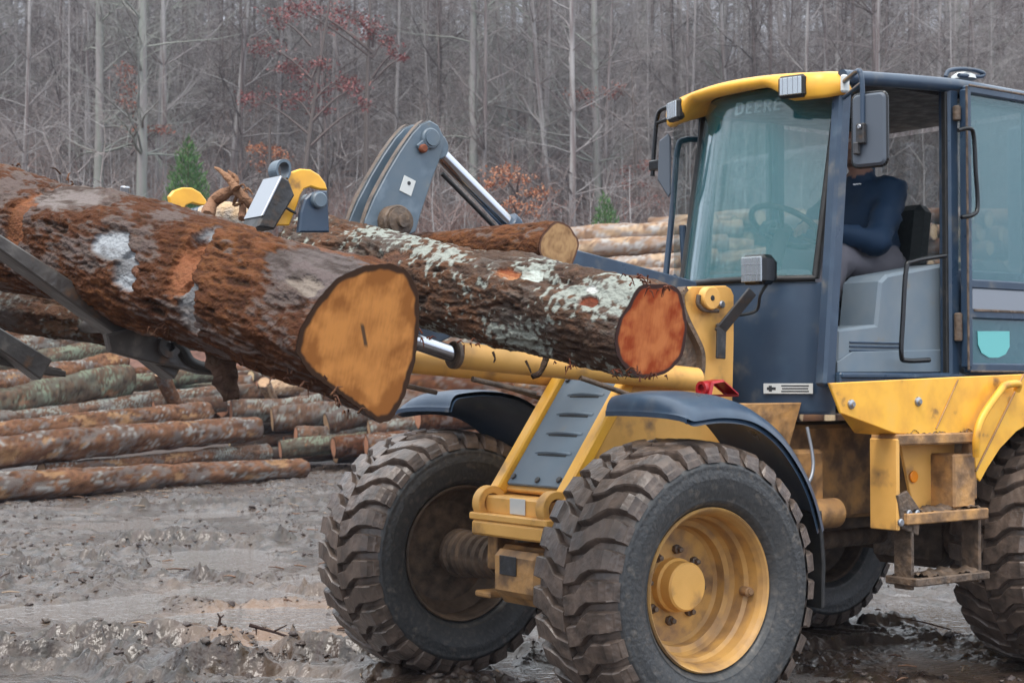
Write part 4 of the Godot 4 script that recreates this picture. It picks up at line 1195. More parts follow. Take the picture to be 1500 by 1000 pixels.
func make_wheel(called: String, where: Vector3, near: bool, spin: float) -> void:
	var w := group_node(ldr, called, Transform3D(Basis(Vector3.BACK, spin), where))
	var ax := Transform3D(Basis(Vector3.RIGHT, PI / 2), Vector3.ZERO)     # lathe y -> z
	var out := 1.0 if near else -1.0
	var tread := G.new()
	lug_mesh(tread)
	lathe(tread, [Vector2(0.545, -0.245), Vector2(0.582, -0.220), Vector2(0.599, -0.16), Vector2(0.602, 0.0), Vector2(0.599, 0.16), Vector2(0.582, 0.220), Vector2(0.545, 0.245)], ax, 72, true)
	part(w, "tread", tread, M.rubber_tread)
	var side := G.new()
	for s in [-1.0, 1.0]:
		var pr := [Vector2(0.549, 0.249), Vector2(0.538, 0.262), Vector2(0.525, 0.266), Vector2(0.520, 0.262), Vector2(0.500, 0.265), Vector2(0.475, 0.268), Vector2(0.472, 0.264), Vector2(0.44, 0.262), Vector2(0.40, 0.246), Vector2(0.385, 0.238), Vector2(0.382, 0.242), Vector2(0.366, 0.226), Vector2(0.350, 0.200)]
		var q := []
		for p in pr: q.append(Vector2(p.x, p.y * s * 0.965))
		if s > 0: q.reverse()
		lathe(side, q, ax, 72, true)
	part(w, "tyre", side, M.rubber_side)
	var rim := G.new()
	# outer side is dished, with stepped wells; inner side is an open barrel
	var o := [Vector2(0.347, 0.185), Vector2(0.352, 0.205), Vector2(0.345, 0.215), Vector2(0.338, 0.210), Vector2(0.328, 0.195), Vector2(0.318, 0.17), Vector2(0.314, 0.12), Vector2(0.300, 0.105), Vector2(0.297, 0.05), Vector2(0.285, 0.03), Vector2(0.262, 0.022), Vector2(0.258, -0.02), Vector2(0.245, -0.035), Vector2(0.0001, -0.035)]
	var inn := [Vector2(0.347, -0.185), Vector2(0.352, -0.205), Vector2(0.345, -0.215), Vector2(0.335, -0.205), Vector2(0.325, -0.17), Vector2(0.318, -0.10), Vector2(0.290, -0.08), Vector2(0.270, -0.06), Vector2(0.26, -0.05), Vector2(0.0001, -0.05)]
	var oo := []; var ii := []
	for p in o: oo.append(Vector2(p.x, p.y * out))
	for p in inn: ii.append(Vector2(p.x, p.y * out))
	lathe(rim, oo, ax, 64)
	part(w, "rim", rim, M.rim_paint)
	rim = G.new()
	lathe(rim, ii, ax, 64)
	part(w, "inner_rim", rim, M.muddy_metal)
	var hub := G.new()
	lathe(hub, [Vector2(0.118, -0.035 * out), Vector2(0.118, 0.0 * out), Vector2(0.108, 0.01 * out), Vector2(0.106, 0.062 * out), Vector2(0.098, 0.070 * out), Vector2(0.0001, 0.070 * out)], ax, 40)
	part(w, "hub", hub, M.dusty_yellow)
	if near:
		for k in 8:
			var b := G.new()
			var a := TAU * k / 8.0 + 0.3
			var c := Vector3(cos(a) * 0.155, sin(a) * 0.155, -0.035)
			lathe(b, [Vector2(0.021, 0.0), Vector2(0.021, 0.02), Vector2(0.013, 0.024), Vector2(0.012, 0.042), Vector2(0.0001, 0.045)], Transform3D(ax.basis, c), 6)
			part(w, "wheel_nut", b, M.muddy_metal)
		var vg := G.new()
		var va := -spin - 0.12
		cyl(vg, Vector3(cos(va) * 0.305, sin(va) * 0.305, 0.09), Vector3(cos(va) * 0.295, sin(va) * 0.295, 0.15), 0.022, 12)
		cyl(vg, Vector3(cos(va) * 0.298, sin(va) * 0.298, 0.15), Vector3(cos(va) * 0.296, sin(va) * 0.296, 0.157), 0.014, 10)
		part(w, "valve", vg, M.muddy_yellow)
func pz(z: float, u: float, v: float) -> Vector3: return lp(u, v, 2, z)
func pxs(x: float, u: float, v: float) -> Vector3: return lp(u, v, 0, x)
func fender(called: String, s: float) -> void:
	var f := group_node(ldr, called)
	var prof := curve_pts([Vector3(-0.15, 1.375, 0), Vector3(-0.09, 1.388, 0), Vector3(0.08, 1.40, 0), Vector3(0.26, 1.375, 0), Vector3(0.42, 1.29, 0), Vector3(0.55, 1.16, 0), Vector3(0.64, 1.02, 0), Vector3(0.70, 0.86, 0)], 6)
	var zs := [[0.62, 0.075], [0.70, 0.085], [0.82, 0.085], [0.94, 0.075], [1.03, 0.055], [1.10, 0.025], [1.135, -0.005], [1.145, -0.03]]
	for layer in 2:
		var P := PackedVector3Array()
		for i in prof.size():
			var d: Vector3 = (prof[mini(i + 1, prof.size() - 1)] - prof[maxi(i - 1, 0)]).normalized()
			var nn := Vector3(-d.y, d.x, 0)
			var fade := smoothstep(0.0, 6.0, i)
			for q in zs:
				P.append(prof[i] + nn * (q[1] * lerpf(0.25, 1.0, fade) - 0.022 * layer) + Vector3(0, 0, (q[0] - 0.01 * layer) * s))
		var g := G.new()
		g.grid(P, prof.size(), zs.size(), false, (s > 0) == (layer == 1))
		if layer == 0:
			# front and side edges
			for j in zs.size() - 1:
				g.quad(P[j], P[j + 1], P[j + 1] + Vector3(0.0, -0.022, 0), P[j] + Vector3(0.0, -0.022, 0))
		part(f, "fender_skin" if layer == 0 else "fender_underside", g, M.slate_paint)
	var g2 := G.new()
	var pts := PackedVector2Array([Vector2(0.695, 0.93), Vector2(0.72, 0.94), Vector2(0.745, 0.70), Vector2(0.735, 0.50), Vector2(0.715, 0.50), Vector2(0.72, 0.70)])
	prism(g2, pts, minf(0.64 * s, 1.10 * s), maxf(0.64 * s, 1.10 * s), 0.004)
	part(f, "mud_flap", g2, M.black_rubber)
func make_loader() -> void:
	ldr = thing("wheel_loader", "muddy yellow and slate wheel loader carrying logs on its forks", "wheel loader", "", LX.origin)
	ldr.transform = LX
	make_wheel("wheel", Vector3(0, TR, 0.92), true, 0.35)
	make_wheel("wheel", Vector3(0, TR, -0.92), false, 0.9)
	make_wheel("wheel", Vector3(WB, TR, 0.92), true, 0.1)
	make_wheel("wheel", Vector3(WB, TR, -0.92), false, 0.5)
	fender("fender", 1.0)
	fender("fender", -1.0)
	make_front_frame()
	make_linkage()
	make_forks()
	make_cab()
	make_rear()
func make_front_frame() -> void:
	var g := G.new()
	# axle: ribbed ends and gear housing
	var ax := group_node(ldr, "front_axle")
	for s in [-1.0, 1.0]:
		g = G.new()
		var pr := [Vector2(0.0001, 0.0)]
		for k in 6:
			var z := 0.02 + k * 0.065
			pr.append_array([Vector2(0.125 - k * 0.004, z), Vector2(0.125 - k * 0.004, z + 0.035), Vector2(0.105 - k * 0.004, z + 0.042), Vector2(0.105 - k * 0.004, z + 0.062)])
		pr.append(Vector2(0.0001, 0.42))
		lathe(g, pr, Transform3D(Basis(Vector3.RIGHT, PI / 2 * -s), Vector3(0, TR, 0.78 * s)), 28)
		part(ax, "axle_arm", g, M.muddy_metal)
	g = G.new()
	box(g, Vector3(-0.02, 0.60, 0.04), Vector3(0.30, 0.28, 0.50), 0.04)
	box(g, Vector3(-0.20, 0.62, 0.06), Vector3(0.10, 0.22, 0.36), 0.03)
	part(ax, "gear_housing", g, M.muddy_yellow)
	g = G.new()
	box(g, Vector3(-0.255, 0.66, 0.02), Vector3(0.006, 0.09, 0.13), 0.002)
	part(ax, "type_plate", g, M.dark_metal)
	for s in [-1.0, 1.0]:
		g = G.new()
		box(g, Vector3(-0.03, 0.80, 0.33 * s), Vector3(0.28, 0.025, 0.14), 0.006)
		box(g, Vector3(-0.03, 0.70, 0.34 * s), Vector3(0.12, 0.2, 0.08), 0.006)
		box(g, Vector3(-0.03, 0.48, 0.34 * s), Vector3(0.24, 0.03, 0.13), 0.008)
		part(ax, "axle_clamp", g, M.muddy_yellow)
	# frame: two side plates, the leaning face between them, the foot with its pin eyes
	var fr := group_node(ldr, "front_frame")
	for s in [-1.0, 1.0]:
		g = G.new()
		var tower := lz(0.31, [[1078, 585], [1080, 500], [1080, 432], [1076, 423], [1068, 418], [1018, 419], [1010, 424], [1007, 436], [1009, 452], [1016, 470], [1026, 492], [1034, 510], [1037, 526], [1036, 545], [1031, 562], [1024, 572]])
		for q in [Vector2(0.52, 1.50), Vector2(0.33, 1.575), Vector2(0.27, 1.56), Vector2(-0.13, 0.98), Vector2(-0.10, 0.86), Vector2(0.85, 0.80), Vector2(1.0, 1.1)]: tower.append(q)
		prism(g, tower, 0.27 * s - 0.02, 0.27 * s + 0.02, 0.005)
		part(fr, "side_plate", g, M.dusty_yellow)
		# dark worn edge of the curved cut-out: a strip welded along it
		g = G.new()
		var edge := []
		for q in [[1012, 422], [1005, 432], [1007, 452], [1015, 472], [1026, 494], [1034, 512], [1036, 528], [1034, 548], [1026, 570]]:
			var w := pz(0.31, q[0] - 1, q[1])
			edge.append(Vector3(w.x - 0.008, w.y, 0.27 * s))
		edge = curve_pts(edge, 4)
		for i in edge.size() - 1:
			var a: Vector3 = edge[i]; var b: Vector3 = edge[i + 1]
			var d := (b - a).normalized(); var nn := Vector3(-d.y, d.x, 0) * 0.012
			var h := Vector3(0, 0, 0.032)
			g.quad(a + nn + h, b + nn + h, b - nn + h, a - nn + h)
			g.quad(a - nn + h, b - nn + h, b - nn - h, a - nn - h)
			g.quad(a + nn - h, b + nn - h, b + nn + h, a + nn + h)
		part(fr, "worn_edge", g, M.muddy_metal)
	var up := Vector3(0.583, 0.813, 0).normalized(); var nrm := Vector3(-up.y, up.x, 0)
	var bs := Basis(Vector3.BACK, up, Vector3.BACK.cross(up))
	var mid := Vector3(0.13, 1.275, 0)
	g = G.new()
	box(g, mid - nrm * 0.0, Vector3(0.50, 0.70, 0.03), 0.006, bs)
	part(fr, "front_plate", g, M.dusty_yellow)
	for s in [-1.0, 1.0]:
		g = G.new()
		box(g, mid + nrm * 0.03 + Vector3(0, 0, 0.262 * s) + up * 0.0, Vector3(0.075, 0.74, 0.06), 0.008, bs)
		part(fr, "flange", g, M.yellow_paint)
	var cv := group_node(ldr, "cover_plate")
	g = G.new()
	box(g, mid + nrm * 0.028 + up * 0.0, Vector3(0.425, 0.66, 0.02), 0.005, bs)
	part(cv, "panel", g, M.slate_dusty)
	for k in 4:
		g = G.new()
		var c := mid + nrm * 0.040 + up * (0.20 - k * 0.115) + Vector3(0, 0, 0.02)
		var P := PackedVector3Array()
		for i in 9:
			var z := -0.14 + 0.28 * i / 8.0
			var hh := 0.016 * (1.0 - pow(absf(z) / 0.145, 2.0)) + 0.001
			P.append(c + Vector3(0, 0, z) + up * 0.012)
			P.append(c + Vector3(0, 0, z) + nrm * hh)
			P.append(c + Vector3(0, 0, z) - up * 0.006)
		g.grid(P, 9, 3)
		part(cv, "louvre", g, M.slate_dusty)
		g = G.new()
		box(g, c - up * 0.010 - nrm * 0.0005, Vector3(0.22, 0.009, 0.004), 0.001, bs)
		part(cv, "slot", g, M.black_rubber)
	for q in [[-0.18, -0.29], [0.18, -0.29], [-0.18, 0.29], [0.18, 0.29], [0.02, -0.30]]:
		g = G.new()
		var c: Vector3 = mid + nrm * 0.038 + up * q[1] + Vector3(0, 0, q[0])
		cyl(g, c, c + nrm * 0.012, 0.016, 10)
		part(cv, "bolt", g, M.dark_metal)
	g = G.new()
	box(g, Vector3(-0.10, 0.875, 0.0), Vector3(0.30, 0.035, 0.62), 0.006)
	box(g, Vector3(-0.12, 0.93, 0.0), Vector3(0.16, 0.09, 0.50), 0.01)
	box(g, Vector3(0.1, 0.82, 0.0), Vector3(0.7, 0.07, 0.58), 0.01)
	part(fr, "foot", g, M.dusty_yellow)
	for s in [-1.0, 1.0]:
		g = G.new()
		lathe(g, [Vector2(0.05, -0.03), Vector2(0.082, -0.03), Vector2(0.085, -0.025), Vector2(0.085, 0.025), Vector2(0.082, 0.03), Vector2(0.05, 0.03), Vector2(0.046, 0.0)], Transform3D(Basis(Vector3.RIGHT, PI / 2), Vector3(-0.165, 0.935, 0.255 * s)), 28)
		part(fr, "pin_eye", g, M.dusty_yellow)
		g = G.new()
		box(g, Vector3(-0.165, 0.935, 0.255 * s), Vector3(0.06, 0.07, 0.02), 0.005)
		part(fr, "pin", g, M.muddy_yellow)
	g = G.new()
	box(g, Vector3(-0.205, 0.935, 0.03), Vector3(0.004, 0.075, 0.12), 0.001)
	part(fr, "plate_label", g, M.label_white)
	# rear of the tower and its pin cap
	g = G.new()
	box(g, Vector3(0.93, 1.35, 0), Vector3(0.05, 1.05, 0.50), 0.01)
	part(fr, "back_plate", g, M.dusty_yellow)
	g = G.new()
	var pc := pz(0.31, 1034, 437)
	cyl(g, pc, pc + Vector3(0, 0, 0.05), 0.058, 24)
	part(fr, "pin_cap", g, M.dusty_yellow)
	g = G.new()
	cyl(g, pc + Vector3(0, 0, 0.045), pc + Vector3(0, 0, 0.053), 0.014, 12)
	part(fr, "pin_hole", g, M.black_rubber)
	g = G.new()
	tube(g, curve_pts([pz(0.33, 1024, 432), pz(0.33, 1023, 445), pz(0.33, 1032, 454), pz(0.33, 1052, 455)], 4), 0.012, 6)
	part(fr, "pin_keeper", g, M.muddy_metal)
	for q in [[1054, 446, 0.02], [1050, 476, 0.010]]:
		g = G.new()
		var c := pz(0.295, q[0], q[1])
		cyl(g, c, c + Vector3(0, 0, 0.028), q[2], 8)
		part(fr, "bolt", g, M.bright_steel)
	# dark pivot tube inside the tower
	g = G.new()
	var pv := pz(0.0, 985, 500)
	cyl(g, Vector3(0.62, 1.66, -0.26), Vector3(0.62, 1.66, 0.26), 0.13, 28)
	box(g, Vector3(0.74, 1.75, 0.0), Vector3(0.2, 0.5, 0.36), 0.02)
	part(fr, "pivot_tube", g, M.muddy_metal)
	# work lamp on its bracket
	var wl := group_node(ldr, "work_light")
	g = G.new()
	var b0 := pz(0.34, 1056, 518); var b1 := pz(0.34, 1057, 482); var b2 := pz(0.42, 1098, 432)
	for q in [[b0, b1], [b1, b2]]:
		var d: Vector3 = q[1] - q[0]
		var yb := d.normalized(); var xb := yb.cross(Vector3.BACK).normalized()
		box(g, (q[0] + q[1]) * 0.5, Vector3(0.062, d.length() + 0.05, 0.014), 0.004, Basis(xb, yb, xb.cross(yb)))
	part(wl, "bracket", g, M.dark_metal)
	var lc := pz(0.42, 1107, 395)
	var lb := Basis(Vector3.UP, 0.15)
	g = G.new()
	box(g, lc + Vector3(0.02, 0, 0), Vector3(0.10, 0.15, 0.15), 0.02, lb)
	box(g, lc + Vector3(0.085, 0.0, 0.0), Vector3(0.05, 0.11, 0.10), 0.02, lb)
	part(wl, "housing", g, M.black_gloss)
	g = G.new()
	box(g, lc + lb * Vector3(-0.033, 0, 0), Vector3(0.01, 0.125, 0.125), 0.004, lb)
	part(wl, "lens", g, M.lens)
	g = G.new()
	for k in 3: box(g, lc + lb * Vector3(-0.0385, 0, -0.036 + 0.036 * k), Vector3(0.003, 0.115, 0.004), 0.0008, lb)
	for k in 2: box(g, lc + lb * Vector3(-0.0388, -0.025 + 0.05 * k, 0), Vector3(0.003, 0.004, 0.115), 0.0008, lb)
	part(wl, "lens_grid", g, M.brushed_sheet)
	g = G.new()
	tube(g, curve_pts([lc + Vector3(0.06, -0.07, 0.02), pz(0.42, 1114, 432), pz(0.38, 1108, 455), pz(0.35, 1080, 462)], 5), 0.008, 6)
	part(wl, "cable", g, M.black_rubber)
	# red chock lying on the fender
	var rc := group_node(ldr, "red_chock")
	g = G.new()
	# wedge with a round recess in its end
	prism(g, PackedVector2Array([Vector2(0.405, 1.455), Vector2(0.425, 1.525), Vector2(0.50, 1.535), Vector2(0.60, 1.47), Vector2(0.60, 1.455)]), 0.60, 0.70, 0.01)
	part(rc, "chock_wedge", g, M.red_plastic)
	g = G.new()
	lathe(g, [Vector2(0.022, -0.02), Vector2(0.036, -0.02), Vector2(0.036, 0.02), Vector2(0.0001, 0.02), Vector2(0.022, 0.0), Vector2(0.022, -0.02)], Transform3D(Basis(Vector3(0, 0, 1), -PI / 2), Vector3(0.415, 1.492, 0.65)), 18)
	part(rc, "chock_body", g, M.red_plastic)
func make_linkage() -> void:
	var g := G.new()
	for s in [-1.0, 1.0]:
		var arm := group_node(ldr, "lift_arm")
		g = G.new()
		prism(g, PackedVector2Array([Vector2(0.80, 2.03), Vector2(0.04, 2.15), Vector2(-0.35, 2.17), Vector2(-0.62, 2.04), Vector2(-0.90, 1.90), Vector2(-1.14, 1.78), Vector2(-1.19, 1.70), Vector2(-1.15, 1.62), Vector2(-1.05, 1.60), Vector2(-0.75, 1.70), Vector2(-0.45, 1.83), Vector2(-0.20, 1.88), Vector2(0.05, 1.88), Vector2(0.62, 1.70), Vector2(0.76, 1.72), Vector2(0.84, 1.9)]), 0.165 * s - 0.025, 0.165 * s + 0.025, 0.006)
		part(arm, "arm_plate", g, M.slate_paint)
		g = G.new()
		cyl(g, Vector3(-1.10, 1.69, 0.165 * s - 0.05), Vector3(-1.10, 1.69, 0.165 * s + 0.05), 0.08, 24)
		part(arm, "arm_eye", g, M.slate_paint)
	g = G.new()
	cyl(g, Vector3(-0.40, 1.98, -0.2), Vector3(-0.40, 1.98, 0.2), 0.09, 24)
	part(ldr, "cross_tube", g, M.slate_paint)
	# crank: two plates on a hub
	var cr := group_node(ldr, "bell_crank")
	var outl := lz(0.07, [[560, 362], [528, 345], [531, 322], [545, 290], [565, 252], [583, 222], [600, 197], [613, 183], [627, 177], [639, 184], [647, 200], [646, 218], [640, 238], [632, 258], [622, 288], [614, 312], [606, 340]])
	for z in [0.07, -0.07]:
		g = G.new()
		prism(g, outl, z - 0.018, z + 0.018, 0.005)
		part(cr, "crank_plate", g, M.slate_light)
		# worn bright edge along the front of each plate
		g = G.new()
		var e := []
		for q in [[528, 340], [545, 290], [583, 222], [613, 183], [627, 177]]:
			var w := pz(0.07, q[0] - 1, q[1] - 1)
			e.append(Vector3(w.x, w.y, z))
		e = curve_pts(e, 6)
		for i in e.size() - 1:
			var h := Vector3(0, 0, 0.017)
			var o2 := Vector3(-0.004, 0.002, 0)
			g.quad(e[i] + o2 - h, e[i + 1] + o2 - h, e[i + 1] + o2 + h, e[i] + o2 + h)
		part(cr, "worn_edge", g, M.muddy_metal)
	g = G.new()
	var hc := pz(0.09, 574, 326)
	cyl(g, Vector3(hc.x, hc.y, -0.12), Vector3(hc.x, hc.y, 0.15), 0.075, 28)
	lathe(g, [Vector2(0.062, 0.0), Vector2(0.062, 0.02), Vector2(0.03, 0.025), Vector2(0.028, 0.045), Vector2(0.0001, 0.045)], Transform3D(Basis(Vector3.RIGHT, PI / 2), Vector3(hc.x, hc.y, 0.15)), 24)
	part(cr, "hub", g, M.muddy_metal)
	var tp := pz(0.09, 630, 203)
	g = G.new()
	cyl(g, Vector3(tp.x, tp.y, -0.10), Vector3(tp.x, tp.y, 0.105), 0.048, 24)
	lathe(g, [Vector2(0.034, 0.0), Vector2(0.034, 0.008), Vector2(0.0001, 0.008)], Transform3D(Basis(Vector3.RIGHT, PI / 2), Vector3(tp.x, tp.y, 0.105)), 20)
	part(cr, "top_pin", g, M.slate_light)
	g = G.new()
	var bt := pz(0.09, 617, 218)
	box(g, (tp + bt) * 0.5 + Vector3(0, 0, 0.005), Vector3(0.05, 0.10, 0.012), 0.004, Basis(Vector3.BACK, -0.9))
	part(cr, "pin_lock", g, M.slate_light)
	g = G.new()
	cyl(g, bt, bt + Vector3(0, 0, 0.03), 0.02, 10)
	part(cr, "rusty_bolt", g, mat("rust", Color(0.45, 0.24, 0.15), 0.8))
	g = G.new()
	var dc := pz(0.09, 597, 272)
	box(g, dc, Vector3(0.065, 0.075, 0.003), 0.001, Basis(Vector3.BACK, -0.35))
	part(cr, "decal", g, M.label_white)
	g = G.new()
	cyl(g, dc + Vector3(0.006, 0.012, 0.001), dc + Vector3(0.006, 0.012, 0.0035), 0.009, 12, 0.0005)
	part(cr, "decal_mark", g, M.label_dark)
	# tilt cylinder
	var tc := group_node(ldr, "tilt_cylinder")
	var r0 := pz(0.0, 634, 216); var r1 := pz(0.0, 742, 326)
	var dir := (r1 - r0).normalized()
	g = G.new()
	cyl(g, r0, r1 + dir * 0.05, 0.037, 28)
	part(tc, "rod", g, M.chrome)
	g = G.new()
	cyl(g, r0 - Vector3(0, 0, 0.045), r0 + Vector3(0, 0, 0.045), 0.06, 24)
	part(tc, "rod_eye", g, M.slate_light)
	g = G.new()
	cyl(g, r1, r1 + dir * 0.05, 0.062, 24)
	cyl(g, r1 + dir * 0.05, r1 + dir * 0.85, 0.055, 24)
	part(tc, "barrel", g, M.slate_paint)
	g = G.new()
	tube(g, [r0 + Vector3(0.03, -0.12, 0.03), r1 + Vector3(-0.05, -0.06, 0.03)], 0.011, 7)
	part(tc, "pipe", g, M.black_rubber)
	# lift cylinders
	for s in [1.0, -1.0]:
		var lc := group_node(ldr, "lift_cylinder")
		var a := pz(0.36, 1022, 556); var b := pz(0.36, 667, 520); var c := pz(0.36, 628, 500)
		a.z *= s; b.z *= s; c.z *= s
		g = G.new()
		cyl(g, a, b, 0.058, 32, 0.01)
		part(lc, "barrel", g, M.dusty_yellow)
		g = G.new()
		var d := (b - a).normalized()
		cyl(g, b - d * 0.012, b + d * 0.02, 0.061, 28)
		part(lc, "gland", g, M.muddy_metal)
		g = G.new()
		cyl(g, b, c + d * 0.1, 0.036, 24)
		part(lc, "rod", g, M.chrome)
		g = G.new()
		var p0 := pz(0.40, 692, 555); var p1 := pz(0.40, 784, 576); var p2 := pz(0.40, 850, 553); var p3 := pz(0.40, 945, 586)
		var l1 := [p0, p1]; var l2 := [p2, p3]
		for w in 2: l1[w].z *= s
		for w in 2: l2[w].z *= s
		tube(g, l1, 0.013, 8)
		part(lc, "pipe", g, M.muddy_metal)
		g = G.new()
		tube(g, l2, 0.013, 8)
		part(lc, "pipe", g, M.muddy_metal)
	# link from the crank to the fork carriage
	g = G.new()
	prism(g, PackedVector2Array([Vector2(hc.x - 0.13, hc.y - 0.10), Vector2(hc.x - 0.06, hc.y - 0.14), Vector2(-1.22, 1.76), Vector2(-1.32, 1.80)]), -0.04, 0.04, 0.008)
	part(ldr, "link_bar", g, M.slate_paint)
func make_forks() -> void:
	var ca := group_node(ldr, "fork_carriage")
	var g := G.new()
	# tines lean back: top face passes the two points read from the photograph
	var dirv := Vector2(-0.53, 0.31).normalized()
	var nn := Vector2(0.505, 0.863)
	var p0 := Vector2(-2.36, 1.70)
	for s in [1.0, -1.0]:
		var t := group_node(ldr, "fork_tine")
		g = G.new()
		var heel := p0 - dirv * 0.16; var tip := p0 + dirv * 1.05
		prism(g, PackedVector2Array([tip, heel, heel - nn * 0.10, p0 - nn * 0.085, tip - nn * 0.02]), 0.68 * s - 0.06, 0.68 * s + 0.06, 0.006)
		part(t, "blade", g, M.tine_metal)
		g = G.new()
		var arm := PackedVector2Array([Vector2(-2.09, 1.80), Vector2(-1.72, 1.78), Vector2(-1.10, 1.75), Vector2(-1.08, 1.64), Vector2(-1.75, 1.66), Vector2(-2.09, 1.74)])
		prism(g, arm, 0.27 * s - 0.05, 0.27 * s + 0.05, 0.008)
		part(t, "shank", g, M.tine_metal)
		g = G.new()
		var hk := lz(0.76, [[152, 490], [205, 478], [225, 492], [248, 500], [262, 508], [275, 525], [295, 534], [318, 540], [318, 550], [290, 548], [262, 540], [205, 528], [158, 515]])
		prism(g, hk, 0.76 * s - 0.02, 0.76 * s + 0.02, 0.006)
		part(t, "heel_plate", g, M.tine_metal)
		g = G.new()
		var bc := pz(0.78, 246, 507)
		lathe(g, [Vector2(0.018, 0.0), Vector2(0.042, 0.0), Vector2(0.042, 0.02), Vector2(0.018, 0.02), Vector2(0.018, 0.0)], Transform3D(Basis(Vector3.RIGHT, PI / 2), Vector3(bc.x, bc.y, 0.78 * s)), 18)
		part(t, "heel_boss", g, M.tine_metal)
		g = G.new()
		var hz := []
		for q in [[255, 500], [268, 512], [278, 528], [295, 536], [320, 542]]:
			var w := pz(0.79, q[0], q[1]); hz.append(Vector3(w.x, w.y, 0.79 * s))
		tube(g, curve_pts(hz, 4), 0.018, 8)
		part(t, "hose", g, M.black_rubber)
	g = G.new()
	var hb: Vector2 = p0 - dirv * 0.14 - nn * 0.06
	cyl(g, Vector3(-2.06, 1.77, -0.70), Vector3(-2.06, 1.77, 0.70), 0.035, 20)
	part(ca, "cross_bar", g, M.tine_metal)
	g = G.new()
	cyl(g, Vector3(-1.12, 1.69, -0.36), Vector3(-1.12, 1.69, 0.34), 0.05, 20)
	part(ca, "cross_bar", g, M.tine_metal)
	g = G.new()
	prism(g, PackedVector2Array([Vector2(-1.30, 1.64), Vector2(-1.16, 1.64), Vector2(-1.20, 1.80), Vector2(-1.34, 1.90), Vector2(-1.42, 1.86)]), -0.24, 0.24, 0.01)
	part(ca, "coupler", g, M.slate_paint)
	# grapple clamps above the load: yellow hooked plate, slate plate, ringed block
	for s in [1, -1]:
		var cl := group_node(ldr, "grapple_clamp")
		var zc := 0.50 if s == 1 else -0.62
		var px1 := [[418, 262], [426, 252], [440, 247], [455, 248], [468, 256], [477, 268], [480, 278], [468, 277], [455, 273], [445, 277], [440, 286], [436, 300], [424, 330], [400, 330], [416, 300], [424, 285], [420, 272]]
		g = G.new()
		var sh := Vector2.ZERO
		if s == -1:
			var wa := pz(0.50, 450, 248); var wb := pz(-0.62, 277, 275)
			sh = Vector2(wb.x - wa.x, wb.y - wa.y)
		var pl := lz(0.50, px1)
		for i in pl.size(): pl[i] += sh
		prism(g, pl, zc - 0.03, zc, 0.005)
		part(cl, "hook_plate", g, M.yellow_paint)
		g = G.new()
		pl = lz(0.56, [[438, 340], [441, 310], [447, 291], [456, 282], [468, 279], [480, 279], [483, 340]])
		for i in pl.size(): pl[i] += sh
		prism(g, pl, zc + 0.03, zc + 0.06, 0.006)
		part(cl, "slate_plate", g, M.slate_paint)
		g = G.new()
		var pc := pz(0.57, 467, 293)
		pc += Vector3(sh.x, sh.y, zc - 0.50)
		cyl(g, pc - Vector3(0, 0, 0.1), pc + Vector3(0, 0, 0.015), 0.033, 18)
		part(cl, "clamp_pin", g, M.slate_light)
		if s == 1:
			g = G.new()
			prism(g, lz(0.55, [[412, 256], [424, 264], [432, 286], [402, 336], [376, 332]]), 0.40, 0.55, 0.008)
			part(cl, "block", g, M.dark_metal)
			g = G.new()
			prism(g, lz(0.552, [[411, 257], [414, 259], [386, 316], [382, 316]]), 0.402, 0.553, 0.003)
			part(cl, "lit_face", g, M.bright_steel)  # light falling on the block's upper-left face, put in as bright steel
			g = G.new()
			var rg := []
			for q in [[402, 262], [398, 250], [402, 238], [411, 234], [419, 240], [420, 254], [416, 264]]: rg.append(pz(0.48, q[0], q[1]))
			rg = curve_pts(rg, 4)
			for i in rg.size() - 1:
				var hh := Vector3(0, 0, 0.035)
				g.quad(rg[i] - hh, rg[i + 1] - hh, rg[i + 1] + hh, rg[i] + hh)
				var a2: Vector3 = rg[i] * 1.0; var ctr := pz(0.48, 409, 252)
				var i0: Vector3 = rg[i].lerp(ctr, 0.25); var i1: Vector3 = rg[i + 1].lerp(ctr, 0.25)
				g.quad(i0 - hh, i1 - hh, i1 + hh, i0 + hh)
				g.quad(rg[i] + hh, rg[i + 1] + hh, i1 + hh, i0 + hh)
			part(cl, "lifting_ring", g, M.slate_light)
			g = G.new()
			tube(g, curve_pts([pz(0.53, 412, 306), pz(0.53, 418, 304), pz(0.53, 425, 308), pz(0.53, 433, 312)], 3), 0.006, 5)
			part(cl, "wire", g, M.black_rubber)
		else:
			g = G.new()
			var kb := pz(-0.62, 183, 279)
			cyl(g, kb - Vector3(0, 0.1, 0.02), kb + Vector3(0, 0.02, 0.0), 0.022, 14)
			part(cl, "rod_tip", g, M.bright_steel)
func glass_x(z: float, y: float) -> float:      # plan of the bowed front of the cab
	return 1.10 + 0.906 * z * z + 0.18 * clampf((y - 2.03) / 1.0, 0.0, 1.2)
